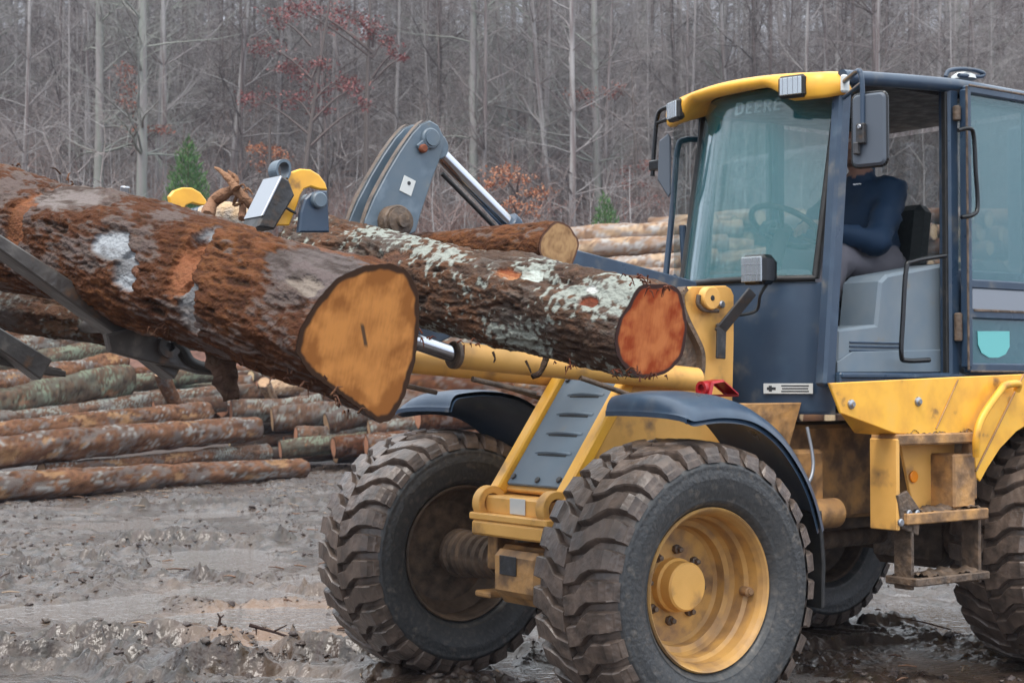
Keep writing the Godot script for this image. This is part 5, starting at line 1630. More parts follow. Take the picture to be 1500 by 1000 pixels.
func make_cab() -> void:
	var cab := group_node(ldr, "cab")
	var g := G.new()
	# lower front panel
	var P := PackedVector3Array()
	var zs := []
	for i in 25: zs.append(-0.5 + i / 24.0)
	var ys := [1.36, 1.38, 1.6, 1.85, 2.015, 2.03]
	for y in ys:
		P.append(Vector3(1.72, y, -0.61)); P.append(Vector3(1.44, y, -0.59))
		for z in zs: P.append(Vector3(glass_x(z, 1.9) + (0.01 if y == 1.36 or y == 2.03 else 0.0), y, z))
		P.append(Vector3(1.335, y, 0.59)); P.append(Vector3(1.34, y, 0.62))
	g.grid(P, ys.size(), zs.size() + 4, false, false)
	part(cab, "lower_panel", g, M.slate_paint)
	g = G.new()
	box(g, Vector3(2.16, 1.54, 0), Vector3(1.42, 0.06, 1.22), 0.02)
	part(cab, "floor", g, M.dark_metal)
	g = G.new()
	box(g, Vector3(1.80, 1.535, 0.645), Vector3(0.96, 0.075, 0.06), 0.01)
	box(g, Vector3(1.80, 1.555, 0.682), Vector3(0.96, 0.02, 0.02), 0.004)
	part(cab, "sill", g, M.slate_paint)
	# windscreen
	g = G.new()
	P = PackedVector3Array()
	for i in 13:
		var y := 2.05 + (3.06 - 2.05) * i / 12.0
		for z in zs: P.append(Vector3(glass_x(z, y), y, z))
	g.grid(P, 13, zs.size(), false, false)
	var P2 := PackedVector3Array()      # the inner face of the pane
	for q in P: P2.append(q + Vector3(0.008, 0, 0))
	g.grid(P2, 13, zs.size(), false, true)
	part(cab, "windscreen", g, M.glass_teal)
	g = G.new()
	var low := []; var lft := []; var rgt := []
	for z in zs: low.append(Vector3(glass_x(z, 2.05) - 0.002, 2.05, z))
	for i in 9:
		var y := 2.05 + 1.0 * i / 8.0
		lft.append(Vector3(glass_x(-0.5, y), y, -0.5)); rgt.append(Vector3(glass_x(0.5, y), y, 0.5))
	tube(g, low, 0.018, 6); tube(g, lft, 0.02, 6); tube(g, rgt, 0.02, 6)
	part(cab, "gasket", g, M.black_rubber)
	# lettering printed along the top of the glass
	var tm := TextMesh.new()
	tm.text = "DEERE"
	tm.font_size = 32; tm.pixel_size = 0.0030; tm.depth = 0.001
	var sf := SystemFont.new(); sf.font_names = PackedStringArray(["Droid Sans"]); sf.font_weight = 700
	tm.font = sf
	var tz := 0.14
	var sl := 0.906 * 2.0 * tz
	var tang := Vector3(sl, 0, 1).normalized()
	var upv := Vector3(0.18, 1.0, 0).normalized()
	var nrm := tang.cross(upv).normalized()
	part(cab, "lettering", tm, M.glass_print, Transform3D(Basis(tang, upv, nrm), Vector3(glass_x(tz, 2.98) - 0.006, 2.968, tz)))
	# pillars
	for s in [-1.0, 1.0]:
		g = G.new()
		var a := Vector3(1.27, 1.50, 0.615 * s); var b := Vector3(1.43, 3.07, 0.60 * s)
		if s < 0:
			a = Vector3(1.46, 1.50, -0.585); b = Vector3(1.60, 3.07, -0.575)
		var d := b - a
		var yb := d.normalized(); var xb := yb.cross(Vector3.BACK).normalized()
		box(g, (a + b) * 0.5, Vector3(0.085, d.length(), 0.075), 0.015, Basis(xb, yb, xb.cross(yb)))
		part(cab, "front_pillar", g, M.slate_paint)
		g = G.new()
		box(g, (a + b) * 0.5 + Vector3(0.05, 0, -0.02 * s), Vector3(0.03, d.length() * 0.97, 0.05), 0.005, Basis(xb, yb, xb.cross(yb)))
		part(cab, "door_seal", g, M.black_rubber)
		g = G.new()
		box(g, Vector3(2.215, 2.31, 0.635 * s), Vector3(0.085, 1.60, 0.08), 0.015)
		part(cab, "middle_pillar", g, M.slate_paint)
		g = G.new()
		box(g, Vector3(2.165, 2.31, 0.65 * s), Vector3(0.02, 1.52, 0.03), 0.004)
		part(cab, "door_seal", g, M.black_rubber)
		g = G.new()
		box(g, Vector3(2.98, 2.35, 0.60 * s), Vector3(0.10, 1.5, 0.09), 0.02)
		part(cab, "rear_pillar", g, M.slate_paint)
		# rear side panel and window
		g = G.new()
		box(g, Vector3(2.60, 1.82, 0.62 * s), Vector3(0.70, 0.62, 0.04), 0.01)
		part(cab, "side_panel", g, M.slate_paint)
		g = G.new()
		box(g, Vector3(2.60, 2.58, 0.62 * s), Vector3(0.68, 0.92, 0.006), 0.001)
		part(cab, "side_window", g, M.glass_light)
	# far door, closed
	g = G.new()
	box(g, Vector3(1.79, 1.78, -0.635), Vector3(0.80, 0.46, 0.04), 0.01)
	part(cab, "far_door_panel", g, M.interior)
	g = G.new()
	box(g, Vector3(1.79, 2.54, -0.63), Vector3(0.80, 1.04, 0.006), 0.001)
	part(cab, "far_door_window", g, M.glass_light)
	g = G.new()
	box(g, Vector3(2.985, 2.55, 0), Vector3(0.006, 0.95, 1.10), 0.001)
	part(cab, "rear_window", g, M.glass_light)
	g = G.new()
	box(g, Vector3(2.98, 1.80, 0), Vector3(0.06, 0.58, 1.12), 0.01)
	part(cab, "rear_wall", g, M.interior)
	# roof and side rail
	var roof := group_node(ldr, "roof")
	g = G.new()
	var sec := []      # rounded slab: rows along x
	P = PackedVector3Array()
	for q in [[1.40, 3.085, 0.58], [1.46, 3.11, 0.63], [1.9, 3.135, 0.65], [2.5, 3.16, 0.65], [2.98, 3.155, 0.64], [3.06, 3.13, 0.58]]:
		for k in 15:
			var a := PI * k / 14.0
			P.append(Vector3(q[0], q[1] + 0.045 * pow(sin(a), 0.4) - 0.05, q[2] * -signf(cos(a)) * pow(absf(cos(a)), 0.35)))
	g.grid(P, 6, 15, false, false)
	part(roof, "roof_shell", g, M.slate_paint)
	g = G.new()
	box(g, Vector3(2.2, 3.075, 0), Vector3(1.66, 0.03, 1.20), 0.01)
	part(roof, "headliner", g, M.dark_metal)
	for s in [-1.0, 1.0]:
		g = G.new()
		tube(g, [Vector3(1.38, 3.06, 0.64 * s), Vector3(1.8, 3.085, 0.655 * s), Vector3(2.25, 3.11, 0.655 * s), Vector3(3.0, 3.11, 0.64 * s)], 0.038, 12)
		part(roof, "roof_rail", g, M.slate_paint)
	g = G.new()
	tube(g, curve_pts([pz(0.6, 1386, 112), pz(0.6, 1390, 104), pz(0.6, 1405, 101), pz(0.6, 1425, 102), pz(0.6, 1441, 107), pz(0.6, 1436, 112), pz(0.6, 1405, 110)], 4), 0.012, 7)
	part(roof, "grab_bar", g, M.slate_paint)
	g = G.new()
	var dm := pz(0.55, 1412, 111)
	lathe(g, [Vector2(0.07, 0.0), Vector2(0.065, 0.02), Vector2(0.04, 0.035), Vector2(0.0001, 0.04)], Transform3D(Basis(), dm + Vector3(0, -0.02, 0)), 16)
	part(roof, "beacon_base", g, M.label_white)
	# yellow visor with a pod at each corner
	var vis := group_node(ldr, "visor")
	g = G.new()
	P = PackedVector3Array()
	var nz := 41
	for i in nz:
		var z := -0.66 + 1.32 * i / (nz - 1)
		var az := absf(z)
		var xf := 1.16 + 0.36 * z * z
		var pod := smoothstep(0.26, 0.44, az)
		var endr := smoothstep(0.57, 0.66, az)
		var top := 3.12 - 0.035 * pow(az / 0.66, 2.0) - 0.02 * endr
		var fb := lerpf(3.045, 2.955, pod) + 0.02 * endr
		xf += 0.06 * endr
		var back := lerpf(1.46, 1.40, endr)
		P.append(Vector3(back, fb + 0.06, z))
		P.append(Vector3(lerpf(xf + 0.09, xf + 0.07, pod), fb + 0.01, z))
		P.append(Vector3(xf + 0.035, fb, z))
		P.append(Vector3(xf + 0.008, fb + 0.015, z))
		P.append(Vector3(xf, (fb + top) * 0.5, z))
		P.append(Vector3(xf + 0.008, top - 0.02, z))
		P.append(Vector3(xf + 0.05, top - 0.004, z))
		P.append(Vector3(lerpf(xf, back, 0.5) + 0.03, top + 0.008, z))
		P.append(Vector3(back, top + 0.008, z))
	g.grid(P, nz, 9, false, false)
	for e in [0, nz - 1]:
		for k in range(1, 8): g.tri_out(P[e * 9], P[e * 9 + k], P[e * 9 + k + 1], Vector3(1.3, 3.05, 0))
	part(vis, "visor_shell", g, M.yellow_paint)
	for s in [-1.0, 1.0]:
		var zc: float = 0.44 * s
		var x: float = 1.16 + 0.36 * zc * zc
		var bb := Basis(Vector3.UP, 0.30 * s)
		g = G.new()
		box(g, Vector3(x + 0.004, 3.024, zc), Vector3(0.05, 0.115, 0.15), 0.014, bb)
		part(vis, "lamp_frame", g, M.black_rubber)
		g = G.new()
		box(g, Vector3(x + 0.004, 3.024, zc) + bb * Vector3(-0.024, 0, 0), Vector3(0.012, 0.09, 0.122), 0.006, bb)
		part(vis, "roof_lamp", g, M.lens)
		g = G.new()
		var lc := Vector3(x + 0.004, 3.024, zc) + bb * Vector3(-0.030, 0, 0)
		for k in 4: box(g, lc + bb * Vector3(0, 0, -0.042 + 0.028 * k), Vector3(0.003, 0.088, 0.004), 0.0008, bb)
		part(vis, "lens_ribs", g, M.brushed_sheet)
	g = G.new()
	var il := Vector3(1.37, 3.02, 0.668)
	box(g, il, Vector3(0.05, 0.09, 0.03), 0.01)
	part(vis, "side_marker", g, M.label_white)
	# near mirror
	var mr := group_node(ldr, "mirror")
	var mc := lp(1275, 190, 0, 1.20)
	g = G.new()
	var mb := Basis(Vector3.UP, 0.25)
	P = PackedVector3Array()
	var rr := PackedVector2Array()
	for k in 4:
		var cc := Vector2([1, -1, -1, 1][k] * 0.058, [1, 1, -1, -1][k] * 0.145)
		for w in 5:
			var a := PI / 2 * k + PI / 2 * w / 4.0
			rr.append(cc + Vector2(cos(a), sin(a)) * 0.03)
	prism(g, rr, -0.025, 0.02, 0.012, Transform3D(mb * Basis(Vector3.UP, -PI / 2), mc))
	part(mr, "mirror_head", g, M.mirror_back)
	g = G.new()
	for i in rr.size():
		var a := rr[i] * 1.0; var b := rr[(i + 1) % rr.size()] * 1.0
		var tx := Transform3D(mb * Basis(Vector3.UP, -PI / 2), mc)
		tube(g, [tx * Vector3(a.x, a.y, 0.0), tx * Vector3(b.x, b.y, 0.0)], 0.010, 5, false)
	part(mr, "mirror_rim", g, M.black_gloss)
	g = G.new()
	var top := mc + Vector3(-0.03, 0.0, -0.02)
	tube(g, curve_pts([Vector3(1.37, 3.03, 0.66), Vector3(mc.x - 0.01, 3.025, mc.z - 0.07), Vector3(top.x, 3.0, top.z - 0.01), Vector3(top.x, 2.93, top.z), Vector3(top.x, mc.y - 0.02, top.z)], 5), 0.013, 8)
	tube(g, [Vector3(1.37, 2.95, 0.66), Vector3(top.x, 2.96, top.z)], 0.011, 8)
	part(mr, "mirror_arm", g, M.slate_paint)
	g = G.new()
	box(g, top + Vector3(-0.01, -0.02, -0.0), Vector3(0.03, 0.10, 0.05), 0.006)
	box(g, top + Vector3(-0.02, -0.09, -0.02), Vector3(0.03, 0.06, 0.03), 0.006)
	part(mr, "mirror_clamp", g, M.dark_metal)
	g = G.new()
	cyl(g, top + Vector3(-0.03, 0.01, 0.01), top + Vector3(-0.04, 0.01, 0.01), 0.012, 8)
	part(mr, "bolt", g, M.bright_steel)
	# far mirror
	mr = group_node(ldr, "mirror")
	g = G.new()
	var xm := 1.30
	tube(g, curve_pts([pxs(xm, 985, 156), pxs(xm, 970, 160), pxs(xm, 963, 172), pxs(xm, 959, 210), pxs(xm, 956, 258)], 5), 0.013, 7)
	tube(g, [pxs(xm, 990, 170), pxs(xm, 963, 180)], 0.012, 7)
	part(mr, "mirror_arm", g, M.black_gloss)
	g = G.new()
	prism(g, PackedVector2Array([Vector2(-0.03, 0.13), Vector2(0.02, 0.17), Vector2(0.035, 0.15), Vector2(0.035, -0.17), Vector2(0.02, -0.19), Vector2(-0.04, -0.09)]), -0.012, 0.012, 0.006, Transform3D(Basis(Vector3.UP, -0.9), pxs(xm, 974, 240)))
	part(mr, "mirror_head", g, M.mirror_back)
	g = G.new()
	box(g, pxs(xm, 962, 242), Vector3(0.05, 0.06, 0.09), 0.008)
	part(mr, "mirror_clamp", g, M.black_gloss)
	# far grab rail
	g = G.new()
	tube(g, curve_pts([pz(-0.66, 1022, 204), pz(-0.68, 1004, 205), pz(-0.70, 993, 218), pz(-0.70, 986, 300), pz(-0.70, 976, 400), pz(-0.70, 974, 425)], 5), 0.018, 8)
	part(cab, "grab_rail", g, M.slate_paint)
	g = G.new()
	tube(g, [pz(-0.6, 1000, 330), pz(-0.6, 1005, 420)], 0.02, 6)
	tube(g, [pz(-0.6, 985, 405), pz(-0.55, 1010, 425)], 0.02, 6)
	part(cab, "lower_bracket", g, M.slate_paint)
	# label on the lower panel
	g = G.new()
	var lz0 := 0.34
	var lt := Vector3(0.906 * 2.0 * lz0, 0, 1).normalized()
	var ln := Vector3.UP.cross(lt)
	var lpos := Vector3(glass_x(lz0, 1.9), 1.51, lz0)
	var tl := pxs(lpos.x, 1148, 569)
	lz0 = clampf(tl.z, 0.1, 0.45)
	lpos = Vector3(glass_x(lz0, 1.9), tl.y, lz0)
	lt = Vector3(0.906 * 2.0 * lz0, 0, 1).normalized()
	ln = lt.cross(Vector3.UP)
	if ln.x > 0: ln = -ln
	var lb := Basis(lt, Vector3.UP, lt.cross(Vector3.UP))
	var off := ln * 0.012
	box(g, lpos + off, Vector3(0.25, 0.052, 0.003), 0.001, lb)
	part(cab, "label", g, M.label_white)
	g = G.new()
	for k in 3: box(g, lpos + off + ln * 0.002 + lb * Vector3(0.035, 0.014 - 0.014 * k, 0), Vector3(0.14 - 0.008 * (k % 2), 0.007, 0.002), 0.0005, lb)
	box(g, lpos + off + ln * 0.002 + lb * Vector3(-0.085, 0, 0), Vector3(0.045, 0.014, 0.002), 0.0005, lb)
	box(g, lpos + off + ln * 0.0022 + lb * Vector3(-0.09, 0, 0), Vector3(0.016, 0.03, 0.002), 0.0005, lb)
	part(cab, "label_print", g, M.label_dark)
	make_cab_inside(cab)
	make_door()
func make_cab_inside(cab: Node3D) -> void:
	var g := G.new()
	# seat
	var seat := group_node(ldr, "seat")
	g = G.new()
	box(g, Vector3(2.20, 2.02, 0.0), Vector3(0.52, 0.13, 0.52), 0.05)
	part(seat, "cushion", g, M.seat_cloth)
	g = G.new()
	box(g, Vector3(2.50, 2.27, 0.0), Vector3(0.14, 0.52, 0.48), 0.06, Basis(Vector3.BACK, -0.16))
	part(seat, "backrest", g, M.seat_cloth)
	g = G.new()
	box(g, Vector3(2.22, 1.80, 0.0), Vector3(0.40, 0.14, 0.44), 0.02)
	box(g, Vector3(2.22, 1.62, 0.0), Vector3(0.46, 0.20, 0.46), 0.02)
	part(seat, "suspension", g, M.black_rubber)
	g = G.new()
	for k in 3: box(g, Vector3(2.22, 1.90 - 0.06 * k, 0.24), Vector3(0.42, 0.02, 0.03), 0.004)
	part(seat, "slide_rail", g, M.muddy_metal)
	g = G.new()
	box(g, Vector3(2.32, 2.24, -0.36), Vector3(0.40, 0.09, 0.12), 0.02)
	part(seat, "armrest", g, M.interior)
	# side console next to the seat
	g = G.new()
	prism(g, lz(0.585, [[1225, 548], [1227, 482], [1284, 475], [1290, 412], [1300, 402], [1386, 386], [1392, 548]]), 0.32, 0.585, 0.015)
	part(cab, "side_console", g, M.console_grey)
	for k in 5:
		g = G.new()
		var a := pz(0.588, 1245, 503.0 + k * 6.0); var b := pz(0.588, 1322, 501.0 + k * 6.0)
		box(g, (a + b) * 0.5, Vector3((b - a).length(), 0.008, 0.012), 0.002)
		part(cab, "vent_slat", g, M.slate_paint)
	g = G.new()
	prism(g, lz(0.60, [[1228, 530], [1250, 515], [1380, 512], [1388, 535], [1388, 545], [1228, 545]]), 0.585, 0.597, 0.003)
	part(cab, "console_foot", g, M.console_grey)
	g = G.new()
	tube(g, curve_pts([pz(0.68, 1362, 527), pz(0.68, 1330, 528), pz(0.68, 1321, 520), pz(0.68, 1323, 470), pz(0.68, 1328, 395), pz(0.68, 1338, 383), pz(0.68, 1386, 374)], 6), 0.013, 8)
	part(cab, "entry_rail", g, M.black_gloss)
	# dash, steering column and wheel
	g = G.new()
	box(g, Vector3(1.42, 2.03, 0.0), Vector3(0.24, 0.16, 0.70), 0.05)
	box(g, Vector3(1.45, 1.75, 0.0), Vector3(0.18, 0.5, 0.34), 0.03)
	box(g, Vector3(1.40, 2.02, -0.38), Vector3(0.20, 0.12, 0.20), 0.04)
	part(cab, "dash", g, M.interior)
	g = G.new()
	tube(g, [Vector3(1.45, 1.95, 0.0), Vector3(1.61, 2.33, 0.0)], [0.055, 0.04], 12)
	part(cab, "steering_column", g, M.black_rubber)
	var sw := group_node(ldr, "steering_wheel")
	g = G.new()
	var sc := Vector3(1.63, 2.37, 0.0)
	var sb := Basis(Vector3.BACK, -0.55)
	var pts := []
	for k in 33: pts.append(sc + sb * Vector3(cos(TAU * k / 32.0) * 0.195, 0, sin(TAU * k / 32.0) * 0.195))
	tube(g, pts, 0.017, 9, false)
	part(sw, "wheel_ring", g, M.black_gloss)
	g = G.new()
	for k in 3:
		var a := TAU * k / 3.0 + 0.5
		tube(g, [sc - sb.y * 0.03, sc + sb * Vector3(cos(a) * 0.19, 0, sin(a) * 0.19)], 0.012, 6)
	cyl(g, sc - sb.y * 0.05, sc, 0.045, 14)
	part(sw, "spokes", g, M.black_rubber)
	g = G.new()
	box(g, Vector3(2.75, 1.95, 0.1), Vector3(0.3, 0.5, 0.9), 0.05)
	part(cab, "rear_shelf", g, M.interior)
func make_door() -> void:
	# near door, swung open flat against the side behind the middle pillar
	var dr := group_node(ldr, "open_door")
	var g := G.new()
	var z := 0.72
	var x0 := 2.25; var x1 := 3.10
	var lo := 1.60; var hi := 3.08
	var bars := [[Vector3(x0, (lo + hi) / 2, z), Vector3(0.045, hi - lo, 0.05)], [Vector3(x1, (lo + hi) / 2, z), Vector3(0.045, hi - lo, 0.05)], [Vector3((x0 + x1) / 2, hi, z), Vector3(x1 - x0, 0.045, 0.048)], [Vector3((x0 + x1) / 2, lo, z), Vector3(x1 - x0, 0.05, 0.048)], [Vector3((x0 + x1) / 2, 2.045, z), Vector3(x1 - x0, 0.05, 0.046)], [Vector3((x0 + x1) / 2, 1.885, z), Vector3(x1 - x0, 0.05, 0.046)]]
	for q in bars:
		g = G.new()
		box(g, q[0], q[1], 0.008)
		part(dr, "door_bar", g, M.slate_paint)
	g = G.new()
	for q in [[Vector3(x0 - 0.018, (lo + hi) / 2, z + 0.024), Vector3(0.014, hi - lo + 0.03, 0.01)], [Vector3((x0 + x1) / 2, hi + 0.02, z + 0.024), Vector3(x1 - x0, 0.012, 0.01)], [Vector3((x0 + x1) / 2, lo - 0.02, z + 0.024), Vector3(x1 - x0, 0.012, 0.01)], [Vector3((x0 + x1) / 2, 1.905, z + 0.024), Vector3(x1 - x0 - 0.06, 0.014, 0.008)]]: box(g, q[0], q[1], 0.003)
	part(dr, "rusty_edge", g, M.muddy_metal)
	g = G.new()
	box(g, Vector3((x0 + x1) / 2, 1.965, z + 0.004), Vector3(x1 - x0 - 0.05, 0.115, 0.03), 0.005)
	part(dr, "grey_strip", g, M.brushed_sheet)
	g = G.new()
	box(g, Vector3((x0 + x1) / 2, 2.565, z), Vector3(x1 - x0 - 0.05, 0.99, 0.006), 0.001)
	part(dr, "upper_pane", g, M.glass_teal)
	g = G.new()
	box(g, Vector3((x0 + x1) / 2, 1.742, z), Vector3(x1 - x0 - 0.05, 0.235, 0.006), 0.001)
	part(dr, "lower_pane", g, M.glass_teal)
	g = G.new()
	var st := lz(z + 0.008, [[1433, 485], [1480, 485], [1480, 508], [1474, 519], [1463, 524], [1450, 524], [1439, 517], [1434, 505]])
	prism(g, st, z + 0.004, z + 0.007, 0.001)
	part(dr, "sticker", g, M.sticker_teal)
	g = G.new()
	tube(g, curve_pts([pz(z + 0.04, 1404, 191), pz(z + 0.06, 1420, 188), pz(z + 0.06, 1427, 198), pz(z + 0.06, 1430, 250), pz(z + 0.06, 1433, 300), pz(z + 0.06, 1427, 314), pz(z + 0.04, 1409, 318)], 5), 0.012, 8)
	part(dr, "door_handle", g, M.black_gloss)
	for y in [1.78, 1.85, 2.95]:
		g = G.new()
		cyl(g, Vector3(2.205, y - 0.04, 0.70), Vector3(2.205, y + 0.04, 0.70), 0.022, 12)
		part(dr, "hinge", g, M.muddy_metal)
func make_rear() -> void:
	var rb := group_node(ldr, "rear_body")
	var g := G.new()
	for s in [1.0, -1.0]:
		g = G.new()
		var pl := lz(1.0, [[1215, 561], [1400, 552], [1520, 547], [1700, 543], [1700, 600], [1560, 603], [1520, 613], [1490, 632], [1466, 657], [1448, 685], [1437, 705], [1432, 700], [1425, 640], [1312, 635], [1232, 605]])
		prism(g, pl, 1.0 * s - 0.015 if s > 0 else -1.0, 1.0 if s > 0 else -0.985, 0.004)
		part(rb, "side_skin", g, M.yellow_paint)
	g = G.new()
	box(g, Vector3(2.17, 1.47, 0), Vector3(1.36, 0.05, 1.92), 0.01)
	part(rb, "deck", g, M.dark_metal)
	g = G.new()
	var q1 := pz(0.998, 1232, 606); var q2 := pz(0.998, 1314, 636); var q3 := pz(0.90, 1298, 638); var q4 := pz(0.90, 1252, 634)
	g.quad(q1, q2, q3, q4)
	var th := Vector3(0.0, 0.012, 0.0)
	g.quad(q4 + th, q3 + th, q2 + th, q1 + th)
	g.quad(q1, q4, q4 + th, q1 + th)
	part(rb, "slanted_underside", g, M.yellow_paint)
	# seams and bolts on the skin
	g = G.new()
	tube(g, [pz(1.003, 1404, 556), pz(1.003, 1372, 628)], 0.004, 5)
	tube(g, [pz(1.003, 1500, 548), pz(1.003, 1430, 690)], 0.006, 5)
	part(rb, "seam", g, M.muddy_yellow)
	for q in [[1247, 592], [1345, 588]]:
		g = G.new()
		var c := pz(1.0, q[0], q[1])
		lathe(g, [Vector2(0.024, 0.0), Vector2(0.022, 0.008), Vector2(0.012, 0.014), Vector2(0.011, 0.02), Vector2(0.0001, 0.02)], Transform3D(Basis(Vector3.RIGHT, PI / 2), c), 14)
		part(rb, "bolt", g, M.bright_steel)
	# steps
	var stp := group_node(ldr, "steps")
	g = G.new()
	box(g, Vector3(1.65, 1.245, 0.93), Vector3(0.62, 0.055, 0.17), 0.008)
	part(stp, "upper_tread", g, M.muddy_yellow)
	g = G.new()
	prism(g, lz(0.86, [[1318, 640], [1400, 640], [1395, 750], [1340, 750]]), 0.84, 0.86, 0.003)
	part(stp, "recess_panel", g, M.dusty_yellow)
	g = G.new()
	box(g, Vector3(1.345, 1.03, 0.93), Vector3(0.025, 0.44, 0.17), 0.005)
	part(stp, "front_cheek", g, M.dusty_yellow)
	g = G.new()
	box(g, Vector3(1.86, 1.03, 0.92), Vector3(0.17, 0.27, 0.17), 0.01)
	box(g, Vector3(1.945, 1.10, 0.965), Vector3(0.06, 0.34, 0.06), 0.01)
	part(stp, "rear_box", g, M.muddy_yellow)
	g = G.new()
	box(g, Vector3(1.68, 0.865, 0.95), Vector3(0.62, 0.055, 0.20), 0.006)
	part(stp, "middle_tread", g, M.muddy_yellow)
	for x in [1.435, 1.95]:
		g = G.new()
		box(g, Vector3(x, 0.70, 0.97), Vector3(0.022, 0.36, 0.11), 0.004)
		part(stp, "hanger", g, M.muddy_metal)
	g = G.new()
	box(g, Vector3(1.69, 0.56, 0.97), Vector3(0.56, 0.04, 0.20), 0.006)
	part(stp, "lower_tread", g, M.muddy_metal)
	g = G.new()
	prism(g, PackedVector2Array([Vector2(1.33, 0.98), Vector2(1.36, 0.82), Vector2(1.48, 0.78), Vector2(1.50, 0.90), Vector2(1.40, 1.0)]), 1.005, 1.025, 0.004)
	part(stp, "cheek_bracket", g, M.muddy_metal)
	for q in [[1330, 752], [1318, 765], [1342, 752]]:
		g = G.new()
		var c := pz(1.025, q[0], q[1])
		cyl(g, c, c + Vector3(0, 0, 0.018), 0.02, 8)
		part(stp, "bolt", g, M.bright_steel)
	g = G.new()
	var rc := pz(0.862, 1338, 698)
	cyl(g, rc, rc + Vector3(0, 0, 0.01), 0.030, 20)
	part(stp, "reflector", g, M.orange_reflector)
	# mud caked on the treads
	for q in [[1.65, 1.274, 0.93, 0.60, 0.15], [1.68, 0.896, 0.95, 0.58, 0.17], [1.69, 0.584, 0.97, 0.52, 0.18]]:
		g = G.new()
		var P := PackedVector3Array()
		for i in 40:
			for j in 14:
				var x: float = q[0] + q[3] * (i / 39.0 - 0.5); var z: float = q[2] + q[4] * (j / 13.0 - 0.5)
				P.append(Vector3(x, q[1] + maxf(-0.006, n2.get_noise_2d(x * 9.0, z * 9.0) * 0.035 + n1.get_noise_2d(x * 40.0, z * 40.0) * 0.006 - 0.002), z))
		g.grid(P, 40, 14, false, false)
		part(stp, "caked_mud", g, M.muddy_metal)
	# handle at the fender
	g = G.new()
	tube(g, curve_pts([pz(1.03, 1431, 668), pz(1.05, 1431, 640), pz(1.05, 1440, 610), pz(1.05, 1466, 572), pz(1.05, 1474, 564), pz(1.05, 1492, 562), pz(1.03, 1490, 572)], 5), 0.02, 8)
	part(rb, "grab_handle", g, M.yellow_paint)
	# frame under the body
	var fr := group_node(ldr, "rear_frame")
	g = G.new()
	box(g, Vector3(1.95, 1.05, 0), Vector3(1.9, 0.5, 0.60), 0.02)
	box(g, Vector3(1.2, 1.0, 0.40), Vector3(0.5, 0.36, 0.10), 0.02)
	part(fr, "frame_beam", g, M.muddy_yellow)
	g = G.new()
	cyl(g, Vector3(0.8, 0.86, 0.52), Vector3(1.45, 0.86, 0.52), 0.075, 20)
	part(fr, "steering_cylinder", g, M.muddy_yellow)
	g = G.new()
	prism(g, PackedVector2Array([Vector2(0.78, 1.42), Vector2(1.25, 1.42), Vector2(1.10, 1.05), Vector2(0.98, 0.98), Vector2(0.85, 1.0)]), 0.44, 0.48, 0.006)
	part(fr, "joint_plate", g, M.muddy_yellow)
	g = G.new()
	tube(g, curve_pts([Vector3(1.0, 1.0, 0.6), Vector3(1.13, 1.02, 0.62), Vector3(1.20, 1.12, 0.6), Vector3(1.20, 1.3, 0.56)], 5), 0.009, 8)
	part(fr, "hose", g, M.brushed_sheet)
	g = G.new()
	tube(g, curve_pts([Vector3(0.95, 0.72, 0.5), Vector3(1.2, 0.73, 0.52), Vector3(1.27, 0.66, 0.52), Vector3(1.2, 0.58, 0.5), Vector3(0.9, 0.57, 0.5)], 5), 0.025, 8)
	cyl(g, Vector3(0.3, 0.62, 0), Vector3(2.4, 0.66, 0), 0.05, 14)
	part(fr, "drive_shaft", g, M.muddy_metal)
	g = G.new()
	cyl(g, Vector3(WB, TR, -0.75), Vector3(WB, TR, 0.75), 0.11, 20)
	box(g, Vector3(WB, TR, 0), Vector3(0.34, 0.34, 0.5), 0.05)
	part(fr, "rear_axle", g, M.muddy_metal)
	# engine hood, fenders and counterweight behind the cab
	g = G.new()
	box(g, Vector3(3.75, 1.75, 0), Vector3(1.35, 0.86, 1.10), 0.06)
	part(rb, "hood", g, M.slate_paint)
	g = G.new()
	box(g, Vector3(3.0, 1.36, 0.75), Vector3(1.6, 0.05, 0.46), 0.02)
	box(g, Vector3(3.0, 1.36, -0.75), Vector3(1.6, 0.05, 0.46), 0.02)
	part(rb, "rear_fender", g, M.black_rubber)
	g = G.new()
	box(g, Vector3(4.15, 1.0, 0), Vector3(0.7, 0.8, 1.7), 0.08)
	part(rb, "counterweight", g, M.yellow_paint)
	g = G.new()
	var ex := pz(0.0, 1497, 185)
	cyl(g, Vector3(ex.x, 2.1, 0), Vector3(ex.x, ex.y, 0), 0.085, 24, 0.05)
	part(rb, "exhaust_stack", g, M.slate_light)
